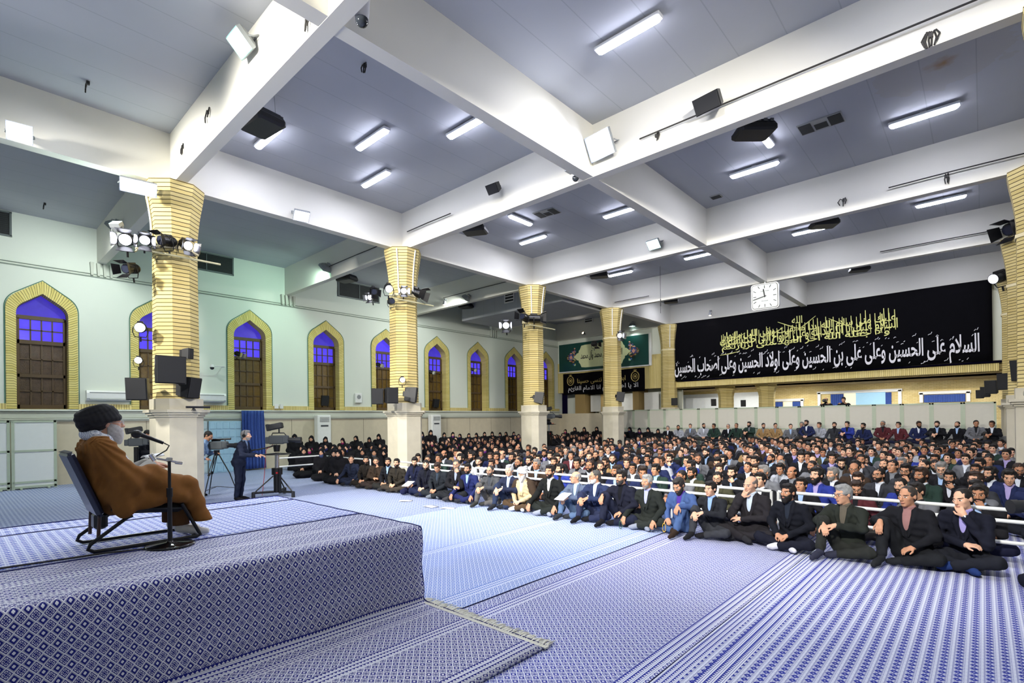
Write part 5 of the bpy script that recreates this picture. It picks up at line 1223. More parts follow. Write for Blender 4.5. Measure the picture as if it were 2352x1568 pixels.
F = [ # head px, pose, jacket, shirt, trousers, hair colour, style, beard, beard style, glasses, skin, fat, sock, extras, label
 ((808, 1062), 'wide', (30, 36, 54), (24, 28, 40), None, BLACKH, 'short', None, 0, 0, 0, 1.08, (30, 30, 34), None, 'clean shaven man in dark navy jacket, arms on knees, beside the seated women'),
 ((842, 1058), 'cross', (34, 30, 26), (28, 26, 24), None, BLACKH, 'thick', BLACKH, 'short', 0, 1, 1, (40, 36, 32), None, 'man in dark brown shirt with clasped hands left of the man holding his chin'),
 ((864, 1060), 'chinL', (50, 40, 32), (36, 30, 26), (44, 36, 34), BLACKH, 'short', BLACKH, 'full', 0, 1, 1.08, (40, 36, 32), None, 'man in brown jacket resting his mouth on his hand, knees folded'),
 ((893, 1062), 'cross', (24, 25, 30), LBLUE, (38, 38, 36), BLACKH, 'thick', BLACKH, 'short', 0, 1, .95, (50, 50, 52), None, 'young bearded man in black jacket over light blue shirt, left in front row'),
 ((913, 1069), 'cross', (46, 42, 36), (36, 34, 32), (60, 54, 48), BLACKH, 'thick', BLACKH, 'short', 0, 0, 1, (46, 44, 42), None, 'man in dark olive brown jacket with clasped hands in the front row'),
 ((950, 1069), 'kneel', (28, 32, 56), (22, 24, 32), (30, 34, 66), BLACKH, 'thick', BLACKH, 'short', 0, 0, .97, (206, 210, 222), paper_in_hands, 'man in navy jacket writing on a white clipboard with white socks'),
 ((981, 1067), 'cross', (26, 28, 40), (20, 22, 28), (28, 34, 60), BLACKH, 'short', BLACKH, 'short', 0, 2, 1, (34, 36, 44), None, 'bald fronted bearded man in black blazer next to the man writing'),
 ((1008, 1076), 'cross', (36, 40, 46), (52, 62, 74), (38, 42, 46), BROWNH, 'thick', None, 0, 0, 1, 1.05, (110, 116, 124), None, 'man in charcoal jacket looking down with hands folded in lap'),
 ((1050, 1068), 'chinL', (28, 28, 32), (150, 160, 180), (34, 36, 40), (70, 68, 66), 'short', (110, 108, 104), 'short', 1, 0, .97, (60, 60, 64), None, 'bespectacled greying man in black coat with a hand under his chin'),
 ((1077, 1078), 'wide', (36, 44, 92), (150, 186, 226), (34, 40, 84), BLACKH, 'thick', BLACKH, 'short', 0, 1, 1, (40, 42, 50), None, 'dark bearded man in bright navy suit and sky blue shirt, hands hanging over knees'),
 ((1127, 1084), 'kneeR', (74, 76, 80), (64, 68, 76), (92, 90, 88), (60, 58, 56), 'recede', (80, 78, 76), 'short', 1, 0, 1.04, (58, 58, 54), None, 'balding bespectacled man in grey jacket clasping his raised knee'),
 ((1171, 1082), 'kneeR', (38, 44, 66), (170, 186, 220), (44, 54, 78), (170, 170, 170), 'thick', None, 0, 0, 2, 1.06, (40, 42, 46), watch('R'), 'silver haired man in navy jacket with wristwatch over a raised knee'),
 ((1203, 1090), 'cross', (196, 178, 142), (206, 208, 214), (78, 62, 46), (170, 168, 164), None, (214, 212, 208), 'long', 1, 2, 1.12, (210, 212, 220), None, 'white bearded cleric in a white turban and beige tunic with brown cloak'),
 ((1267, 1084), 'wide', (26, 28, 28), (214, 216, 214), (34, 38, 36), BLACKH, 'thick', BLACKH, 'short', 0, 1, 1.04, (140, 146, 160), watch('L'), 'dark haired man in black suit and open white shirt, hands joined above grey socks'),
 ((1325, 1098), 'kneeR', (86, 98, 122), (164, 192, 232), (86, 108, 140), (150, 148, 146), 'bald', None, 0, 1, 0, 1.0, (46, 48, 52), paper_in_hands, 'balding grey haired man in slate blue suit holding a small notebook'),
 ((1371, 1096), 'kneeR', (40, 50, 82), (186, 200, 226), (40, 46, 72), (70, 68, 66), 'recede', (206, 204, 200), 'short', 1, 1, 1.0, (24, 24, 28), watch('L'), 'man in navy suit with white beard and spectacles, hands crossed on his knee'),
 ((1430, 1098), 'kneeRhang', (26, 28, 42), (18, 19, 24), (30, 34, 52), BLACKH, 'thick', (60, 58, 56), 'short', 0, 1, 1.08, (24, 24, 28), None, 'dark haired man in black shirt and navy jacket, wrist dangling from raised knee'),
 ((1491, 1108), 'wide', (36, 40, 38), (160, 164, 204), (40, 44, 42), (150, 150, 148), 'thick', (140, 138, 134), 'stubble', 0, 1, 1.06, (132, 138, 152), beads((40, 90, 60)), 'grey haired man in dark green suit and lilac shirt holding green beads'),
 ((1566, 1114), 'kneeLhang', (66, 88, 136), (74, 50, 138), (72, 96, 140), (40, 36, 34), 'thick', (44, 40, 38), 'full', 0, 1, 1.1, (52, 40, 32), beads((226, 184, 70)), 'bearded man in blue suit and purple shirt looking down at yellow prayer beads'),
 ((1636, 1126), 'kneeR', (36, 38, 44), (140, 172, 232), (56, 58, 64), BLACKH, 'thick', None, 0, 0, 2, 1.0, (30, 30, 34), watch('L'), 'clean shaven man in black suit and bright blue shirt gripping his knee'),
 ((1729, 1111), 'chinR', (40, 38, 42), (190, 204, 220), (40, 38, 42), (120, 110, 104), 'bald', None, 0, 0, 2, 1.1, (40, 40, 44), None, 'bald man in charcoal suit and tie leaning his cheek on his hand'),
 ((1818, 1133), 'cross', (24, 26, 34), (38, 44, 56), (26, 28, 40), BLACKH, 'thick', BLACKH, 'full', 0, 1, 1.06, (206, 206, 214), None, 'bearded man in black jacket with interlaced fingers and a white sock'),
 ((1945, 1138), 'kneeR', (40, 44, 40), (96, 90, 80), (42, 44, 42), (140, 142, 142), 'thick', None, 0, 1, 0, 1.1, (48, 50, 66), watch('L'), 'grey haired man with glasses and dark green jacket, watch on his wrist'),
 ((2092, 1140), 'kneeRhang', (26, 27, 32), (150, 112, 110), (30, 32, 36), (56, 50, 46), 'recede', None, 0, 0, 1, 1.16, (34, 36, 40), None, 'stout man in black jacket and mauve shirt with one arm over his knee'),
 ((2222, 1143), 'chinL', (24, 26, 38), (160, 152, 210), (32, 34, 42), BLACKH, 'recede', None, 0, 0, 2, 1.06, (36, 56, 108), watch('L'), 'man in black suit and lilac striped shirt with fingers on his chin'),
]
def front_row():
    for i, (hp, po, jk, sh, tr, hc, hs, bd, bs, gl, sk, fat, sock, ex, label) in enumerate(F):
        yb = 4.62; v = at(hp[0], hp[1], 1, yb-.05); x = float(v[0]); hz = float(v[2]); y = yb
        for _ in range(3):
            want = .80
            y += (hz-want)*-.0
        sc = max(.94, min(1.06, hz/.80)); y += max(0, min(.25, (hz-.84)*4)); x = float(at(hp[0], hp[1], 1, y-.05)[0]); full_ = face_to(x, y); body = full_*.45; hy = full_-body
        r = random.Random(i); pit = {'chinL': .12, 'chinR': .12}.get(po, .03)+r.uniform(-.05, .08)
        if 'looking down' in label: pit = .5
        if 'writing' in label: pit = .35
        hy = max(-.8, min(.8, hy+r.uniform(-.15, .15)))
        if i in (14, 15): hy = -.6
        p = pose(po, lean=.06 if po in ('wide', 'cross') else .04, yaw=hy, pitch=pit, roll=(.12 if po == 'chinR' else -.08 if po == 'chinL' else r.uniform(-.04, .04)))
        if po.startswith('chin'):
            s_ = po[-1]; sg = 1 if s_ == 'L' else -1; T = lambda *q: p['head']+p['R']@np.array(q)
            p['w'+s_] = T(sg*.05, -.10, -.17); p['h'+s_] = (T(sg*.015, -.095, -.10)-p['w'+s_])
        k = man(x, y, .018, body, label, p, jk, sh, tr, hc, hs, bd, bs or 'short', bool(gl), sk, fat, sock, .0064, i, .55, 'men seated in the front row', scale=sc, extras=ex)
        if 'cleric' in label: turban(k, p, mat('white_turban', (226, 226, 224), .9, bump=.3), .0); brown_cloak(k, p)
def turban_big(t, p, m):
    """tall rounded turban tilted back over the nape"""
    c = p['head']; R = rotx(-.42); T = lambda *q: c+R@np.array(q); S = SDF(c-.26, c+.30, .006)
    S.ell(T(0, .030, .085), (.108, .140, .092), 0, .03, R); S.ell(T(0, .075, .045), (.112, .105, .085), 0, .04, R)
    for k in range(7):
        z = .030+.021*k; q = math.sqrt(max(.12, 1-((z-.05)/.150)**2)); tl = (.16 if k % 2 else .04)
        pts = [T(.108*q*math.cos(a), .045+.140*q*math.sin(a), z+tl*.10*math.sin(a)+.010*math.cos(a*2+k)) for a in np.arange(25)*2*PI/24]
        S.chain(pts, [.024]*25, 0, .010)
    put_mesh('turban', to_mesh('turban', S.mesh(), [m]), t)
def turban(t, p, m, big=.0, name='turban'):
    c, R = p['head'], p['R']; T = lambda *q: c+R@np.array(q); S = SDF(c-.22, c+.26, .006)
    S.ell(T(0, .025, .075), (.088, .108, .068), 0, .02, R)
    for k in range(4):
        z = .050+.019*k; q = 1-.05*k; tl = (.16 if k % 2 else -.12)
        pts = [T((.092+big)*q*math.cos(a), .02+(.110+big)*q*math.sin(a), z+tl*.22*math.cos(a)+.016*math.sin(a)) for a in np.arange(25)*2*PI/24]
        S.chain(pts, [.021+big*.4]*25, 0, .006)
    put_mesh(name, to_mesh(name, S.mesh(), [m]), t)
def brown_cloak(t, p):
    lo, hi = bounds(p, .28); S = SDF(lo, hi, .012); H = p['hip']
    S.ell(p['chest']+np.array((0, .04, 0)), (.235, .13, .24), 0, .05); S.ell(H+np.array((0, .06, .08)), (.30, .16, .2), 0, .06)
    for s_, x in (('L', 1), ('R', -1)): S.chain([p['s'+s_], p['e'+s_]], [.09, .085], 0, .04); S.chain([H+np.array((x*.14, 0, 0)), p['k'+s_]+np.array((0, .03, 0))], [.11, .085], 0, .04)
    S.rc(p['neck']+np.array((0, -.10, .05)), p['hip']+np.array((0, -.30, .12)), .10, .13, 0, .02, True); S.rc(p['neck'], p['head'], .075, .09, 0, .01, True); S.cut((0, 0, -1), -.01)
    put_mesh('cloak', to_mesh('cloak', S.mesh(), [cloth_mat((62, 50, 40))]), t)
front_row()
# ------------------------------------------------------------------ the seated crowd
JK = [('black', (24, 25, 30)), ('black', (30, 30, 34)), ('navy', (34, 42, 78)), ('charcoal', (52, 54, 60)), ('dark brown', (56, 44, 36)), ('grey', (104, 106, 112)), ('royal blue', (44, 58, 140)), ('olive', (66, 66, 50)), ('maroon', (84, 40, 46)), ('pale grey', (158, 162, 172)), ('dark green', (40, 58, 52)), ('tan', (150, 122, 84)), ('white', (206, 210, 218))]
SH = [('white', (212, 218, 230)), ('light blue', (156, 184, 224)), ('black', (30, 31, 36)), ('grey', (120, 124, 132)), ('lilac', (168, 156, 206))]
SPEC = [('cross', -.25, .02), ('cross', .2, .10), ('wide', -.05, -.05), ('chinL', .1, .12), ('kneeR', -.15, .05), ('cross', .35, .22)]
def protos(res=1.0):
    out = []
    for i, (po, yw, pt) in enumerate(SPEC):
        random.seed(i); p = pose(po, lean=.05, yaw=yw, pitch=pt)
        if po == 'chinL': T = lambda *q: p['head']+p['R']@np.array(q); p['wL'] = T(.05, -.10, -.17); p['hL'] = T(.015, -.095, -.10)-p['wL']
        sm = [m_oskin, m_eye, m_iris, m_lip, hair_mat(BLACKH)]
        d = dict(body=to_mesh('body', make_body(p, .0085*res), sm), jacket=to_mesh('jacket', make_jacket(p, .014*res), [m_ocloth]), shirt=to_mesh('shirt', make_shirt(p, .012*res), [m_ocloth]), trousers=to_mesh('trousers', make_trousers(p, .016*res), [m_ocloth]))
        for s_ in ('short', 'thick', 'bald', 'curly'): d['hair_'+s_] = to_mesh('hair', make_hair(p, s_, .008*res, i), [m_ohair])
        for s_ in ('short', 'full'): d['beard_'+s_] = to_mesh('beard', make_beard(p, s_, .008*res, i), [m_ohair])
        g = make_glasses(p).build('glasses', m_blk2); d['glasses'] = g.data; bpy.data.objects.remove(g); out.append(d)
    return out
PR = protos()
ORD = 'first second third fourth fifth sixth seventh eighth ninth tenth eleventh twelfth thirteenth fourteenth fifteenth sixteenth seventeenth eighteenth nineteenth twentieth twenty-first twenty-second twenty-third twenty-fourth twenty-fifth twenty-sixth twenty-seventh twenty-eighth'.split()
def pick(r, L, w_): return L[r.choices(range(len(L)), w_[:len(L)])[0]]
def crowd_man(x, y, z, ang, r, where, grp, k=None, sc=1.0, jk=None, sh=None, pr=None, hs=None):
    pr = pr or PR; d = pr[r.randrange(len(pr)) if k is None else k]; J = jk or pick(r, JK, [8, 8, 6, 5, 4, 3, 1.2, 2, .7, 1.2, 1.5, .7, .8]); s_ = sh or pick(r, SH, [4, 3, 4, 2, 1])
    if s_[0] == J[0]: s_ = SH[2] if J[0] != 'black' else SH[0]
    gl = r.random() < .3; bd = r.choice([None, 'short', 'short', 'full', None]); hs = hs or r.choices(('short', 'thick', 'curly', 'bald'), (4, 4, 2, .8))[0]
    lab = 'man in %s jacket, %s shirt%s, %s' % (J[0], s_[0], ', glasses' if gl else ', bearded' if bd else '', where)
    t = thing('person', lab, 'person', (x, y, z), (0, 0, ang), grp); t.scale = (sc,)*3
    o = put_mesh('body', d['body'], t); paint(o, r.choice(SKINS)); o = put_mesh('jacket', d['jacket'], t); paint(o, J[1]); o = put_mesh('shirt', d['shirt'], t); paint(o, s_[1])
    o = put_mesh('trousers', d['trousers'], t); paint(o, r.choice([(34, 36, 44), (28, 30, 52), (54, 52, 50), (40, 40, 42)]))
    o = put_mesh('hair', d['hair_'+hs], t); hc = r.choice([BLACKH]*7+[BROWNH]*2+[GREYH]); paint(o, hc)
    if bd: o = put_mesh('beard', d['beard_'+bd], t); paint(o, hc if hc != BROWNH else BLACKH)
    if gl: put_mesh('glasses', d['glasses'], t)
    return t
def blocked(x, y): return any(abs(x-cx) < .85 and abs(y-cy) < .85 for cx in (XA, XC) for cy in YR)
ROW0, DROW, NROW, NIND = 5.78, .85, 19, 8
crowd_rest = []
for ri in range(NROW):
    r = random.Random(500+ri); y0 = ROW0+DROW*ri; xr = 22.15+.02*ri; x = 9.15+(.3 if ri % 2 else 0)-(.25 if ri > 6 else 0); n = 0
    while x < xr:
        xx, yy = x+r.uniform(-.10, .10), y0+r.uniform(-.10, .10); ang = face_to(xx, yy)*.75+r.uniform(-.25, .25); sc = r.uniform(.95, 1.07)
        if not blocked(xx, yy):
            if ri < NIND: crowd_man(xx, yy, .018, ang, r, '%s from left, rail row %s' % (ORD[n], ('one', 'two', 'three', 'four', 'five', 'six', 'seven', 'eight')[ri]), 'men seated in rows behind the rail', sc=sc); n += 1
            else: crowd_rest.append((xx, yy, .018, ang, sc, 0))
        x += .68+r.uniform(-.04, .06)
# clerics' white turbans among the rows
# ---- women in black chadors
def chador_protos(q_=1.0):
    out = []
    for i, (seat, yw, pt) in enumerate(((0, -.2, .05), (0, .2, .15), (0, 0, .0), (1, -.15, .03), (1, .2, .12), (1, .0, .3))):
        p = pose('chair' if seat else 'kneel', lean=.04, yaw=yw, pitch=pt); H = p['hip']; c, R = p['head'], p['R']; T = lambda *q: c+R@np.array(q)
        for s_, sg in (('L', 1), ('R', -1)): p['w'+s_] = H+np.array((sg*.05, -.27, .10)); p['e'+s_] = H+np.array((sg*.22, -.08, .2)); p['h'+s_] = np.array((-sg*.8, -.4, -.3))
        lo, hi = bounds(p, .34); lo[2] = -.02; S = SDF(lo, hi, .013*q_)
        S.ell(T(0, .015, .03), (.098, .115, .110), 0, .02, R); S.ell(T(0, .03, -.08), (.085, .10, .10), 0, .04, R); S.rc(p['neck']+np.array((0, .02, .04)), p['chest'], .11, .20, 0, .06)
        S.rc(p['sL'], p['sR'], .085, .085, 0, .05); S.ell(p['waist'], (.26, .19, .24), 0, .08)
        for s_ in 'LR': S.chain([p['s'+s_], p['e'+s_], p['w'+s_]*.95+p['e'+s_]*.05], [.095, .085, .055], 0, .05)
        if seat: S.ell(H+np.array((0, -.2, -.12)), (.24, .30, .20), 0, .08); S.rc(H+np.array((0, -.28, -.1)), (0, -.36, .05), .18, .23, 0, .08)
        else: S.ell((0, -.12, .10), (.32, .38, .14), 0, .09)
        rr = i*1.7; S.warp(lambda x, y, z: .010*np.sin(x*20+rr)*np.sin(z*9+y*12)+.005*np.sin(x*46+z*18))
        S.ell(T(0, -.115, -.012), (.056, .075, .082), 0, .008, R, True); S.ell(T(0, -.03, -.02), (.066, .078, .10), 0, .006, R, True); S.cut((0, 0, -1), -.004)
        ch = to_mesh('chador', S.mesh(), [cloth_mat((22, 22, 26))])
        Q = SDF(c-.2, c+.2, .010*q_); Q.ell(T(0, .01, .02), (.086, .102, .100), 0, .02, R); Q.ell(T(0, -.03, -.10), (.075, .08, .08), 0, .03, R); Q.ell(T(0, -.115, -.012), (.052, .075, .074), 0, .006, R, True); Q.ell(T(0, -.03, -.01), (.064, .076, .088), 0, .004, R, True)
        out.append((seat, dict(body=to_mesh('body', make_body(p, .009*q_), [m_oskin, m_eye, m_iris, m_lip, hair_mat(BLACKH)]), chador=ch, headscarf=to_mesh('headscarf', Q.mesh(), [m_ocloth])), make_head(p, .017) if q_ > 1 else None))
    return out
CP = chador_protos()
SCARF = [('black', (26, 26, 30)), ('black', (34, 34, 40)), ('navy', (36, 40, 84)), ('purple', (96, 44, 120)), ('magenta', (150, 40, 100)), ('slate blue', (62, 74, 110)), ('dark grey', (70, 72, 78)), ('brown', (84, 62, 50))]
def woman(x, y, z, ang, r, seat, where, grp, sc=1.0):
    d = r.choice([q for s_, q, _h in CP if s_ == seat]); sf = pick(r, SCARF, [5, 4, 2, 1, .7, 1.2, 1, 1])
    t = thing('person', 'woman in black chador, %s headscarf, %s' % (sf[0], where), 'person', (x, y, z), (0, 0, ang), grp); t.scale = (sc,)*3
    o = put_mesh('body', d['body'], t); paint(o, r.choice(SKINS[:3])); put_mesh('chador', d['chador'], t); o = put_mesh('headscarf', d['headscarf'], t); paint(o, sf[1]); return t
r = random.Random(77)
for i, (px, py, l) in enumerate(((699, 1049, 'leftmost of the four on the floor by the rail'), (741, 1046, 'second of the four on the floor, paper in lap'), (768, 1053, 'third of the four on the floor by the rail'), (783, 1060, 'next to the front row men'))):
    v = at(px, py, 1, (4.75, 4.72, 4.68, 4.62)[i]); woman(v[0]-(.0, .0, .0, .12)[i], v[1], .01, face_to(v[0], v[1])*.8, r, 0, l, 'women seated on the floor at the front')
for i, (px, py) in enumerate(((678, 1005), (715, 1008), (745, 1010), (789, 1012), (817, 1007), (846, 1010), (871, 1003), (905, 1005), (968, 998), (989, 994), (1019, 999), (1038, 998), (1057, 1001), (1076, 1000), (1094, 999), (1113, 997), (1130, 996), (1148, 1000), (1163, 996), (1179, 997))):
    v = at(px, py, 0, 1.25); woman(1.25, v[1]+.03*(i % 3), .006, face_to(1.25, v[1])*.9+r.uniform(-.2, .2), r, 1, '%s from left on chairs along the stone dado' % ORD[i], 'women on chairs along the window wall', max(.86, min(1.1, v[2]/1.19)))
for i, (px, py) in enumerate(((1300, 990), (1322, 986), (1344, 986), (1372, 985), (1428, 986), (1449, 986), (1470, 988), (1491, 987), (1513, 990))):
    v = at(px, py, 1, 22.5); woman(v[0], 22.45, .006, face_to(v[0], 22.5)*.8+r.uniform(-.2, .2), r, 1, '%s from left on chairs before the grey partition' % ORD[i], 'women on chairs along the back partition', max(.86, min(1.1, v[2]/1.19)))
n = 0
for j in range(22):
    y = 5.6+.78*j; m = 0
    for i in range(8):
        x = 2.3+.82*i+(.4 if j % 2 else 0)+r.uniform(-.12, .12); yy = y+r.uniform(-.12, .12)
        if blocked(x, yy) or x > 8.7 or (x > 5.6 and 13.0 < yy < 16.0): continue
        a = face_to(x, yy)*.85+r.uniform(-.25, .25)
        if j < 6: woman(x, yy, .01, a, r, 0, '%s from window side in floor row %s' % (ORD[m], ('one', 'two', 'three', 'four', 'five', 'six')[j]), 'women seated on the floor behind their rail', r.uniform(.93, 1.03)); m += 1
        elif yy < 22: crowd_rest.append((x, yy, .01, a, r.uniform(.93, 1.03), 1))
# ---- men on chairs along the back partition
r = random.Random(9)
for i, (px, py, J, S_) in enumerate(((1535, 983, 0, 0), (1557, 981, 9, 3), (1587, 978, 5, 1), (1614, 977, 9, 0), (1641, 978, 10, 2), (1671, 979, 0, 0), (1693, 977, 10, 2), (1721, 974, 10, 3), (1754, 977, 11, 3), (1780, 977, 11, 3), (1816, 979, 5, 1), (1842, 975, 3, 2), (1854, 971, 2, 0), (1882, 976, 9, 3), (1917, 976, 3, 2), (1947, 974, 6, 2), (1985, 978, 2, 2), (2028, 973, 8, 2), (2066, 976, 8, 1), (2110, 974, 2, 0), (2153, 974, 0, 1), (2201, 975, 0, 1), (2242, 972, 5, 3), (2280, 974, 0, 0))):
    v = at(px, py, 1, 22.45); z = float(v[2])-.80; crowd_man(v[0], 22.45+.12*(i % 2), max(.02, z), face_to(v[0], 22.5)*.8+r.uniform(-.2, .2), r, '%s from left along the back partition' % ORD[i], 'men on the bench along the back partition', sc=1.0, jk=JK[J], sh=SH[S_], hs=r.choice(('short', 'thick')))
b = MB(); b.box((15.0, 22.5, .16), (14.6, .62, .30)); tag(b.build('low_platform', mat('bench_cloth', (70, 74, 90), .9)), 'long low bench under the men along the back partition', 'bench')
# ---- the farther rows merged
def make_head(p, res):
    S = SDF(p['head']-.22, p['head']+.17, res); head_body(S, p['head'], p['R']); S.rc(p['head'], p['neck'], .05, .058, 0, .02); return S.mesh()
def merge_rest():
    lows = []
    for po, yw, pt in SPEC[:3]:
        random.seed(3); p = pose(po, lean=.05, yaw=yw, pitch=pt); lows.append([(make_head(p, .017), 0), (make_jacket(p, .040), 1), (make_shirt(p, .028), 2), (make_hair(p, 'thick', .019), 3)])
    wl = []
    for s_, d, hd_ in [(q[0], q[1], q[2]) for q in chador_protos(3.2)[:3]]:
        def arr(me):
            V = np.empty(len(me.vertices)*3, np.float32); me.vertices.foreach_get('co', V); F = np.empty(len(me.polygons)*4, np.int32); me.polygons.foreach_get('vertices', F); q = np.empty(len(me.polygons), np.int32); me.polygons.foreach_get('material_index', q); return V.reshape(-1, 3), F.reshape(-1, 4), q
        wl.append([(hd_, 0), (arr(d['chador']), 4), (arr(d['headscarf']), 5)])
    sk_ = [skin(s_) for s_ in SKINS]; jk_ = [cloth_mat(j[1]) for j in JK]; sh_ = [cloth_mat(s_[1]) for s_ in SH]; sc_ = [cloth_mat(s_[1]) for s_ in SCARF]; mats = sk_+jk_+sh_+[hair_mat(BLACKH), cloth_mat((22, 22, 26))]+sc_+[m_eye, m_iris, m_lip]
    o1 = len(sk_); o2 = o1+len(jk_); o3 = o2+len(sh_); o5 = o3+2; o6 = o5+len(sc_); r = random.Random(5)
    for sex, nm, lab in ((0, 'crowd', 'the farther rows of seated men filling the hall up to the partition'), (1, 'crowd', 'the farther seated women in black between the columns and the window wall')):
        Vs, Fs, Ms = [], [], []; off = 0
        for x, y, z, a, s_, w_ in crowd_rest:
            if w_ != sex: continue
            R = rotz(a)*s_; c = dict(zip(range(6), (r.randrange(4), o1+r.choices(range(len(JK)), (8, 8, 6, 5, 4, 3, 1.2, 2, .7, 1.2, 1.5, .7, .8))[0], o2+r.randrange(len(SH)), o3, o3+1, o5+r.choices(range(len(SCARF)), (5, 4, 2, 1, .7, 1.2, 1, 1))[0])))
            for (V, F, q), kind in r.choice(wl if sex else lows):
                Vs.append(V@R.T+np.array((x, y, z))); Fs.append(F+off); off += len(V)
                Ms.append(np.where(q == 0, c[0], np.where(q == 4, o3, o6+np.minimum(q, 3)-1)) if kind == 0 else np.full(len(F), c[kind]))
        me = to_mesh(nm, (np.concatenate(Vs), np.concatenate(Fs), np.concatenate(Ms)), mats); o = bpy.data.objects.new(nm, me); COL.objects.link(o); tag(o, lab, 'crowd', None, 'stuff')
merge_rest()
# ------------------------------------------------------------------ white rails
def rail(x0, x1, y0, y1, zs, label, step=1.6):
    t = thing('crowd_rail', label, 'barrier', (x0, y0, .016), (0, 0, math.atan2(y1-y0, x1-x0)), 'white tubular crowd rails'); L = math.hypot(x1-x0, y1-y0)
    for z in zs: b = MB(); b.tube([(0, 0, z), (L, 0, z)], .024, 8); b.build('bar', m_white, t)
    n = max(1, round(L/step))
    for i in range(n+1): b = MB(); b.tube([(L*i/n, 0, zs[0]), (L*i/n, 0, 0)], .022, 8); b.box((L*i/n, 0, .006), (.10, .10, .012)); b.build('post', m_white, t)
for i, (a, e) in enumerate(((8.9, 12.2), (12.3, 15.6), (15.7, 19.0), (19.1, 22.3))): rail(a, e, 5.22, 5.22, (.70, .56, .30), 'white rail behind the front row, %s section from the window side' % ORD[i])
rail(5.0, 8.0, 5.0, 5.0, (.72, .45), 'white rail around the women beside the pedestal camera'); rail(4.9, 4.9, 3.6, 5.0, (.72, .45), 'short white rail end left of the seated women', 1.3)
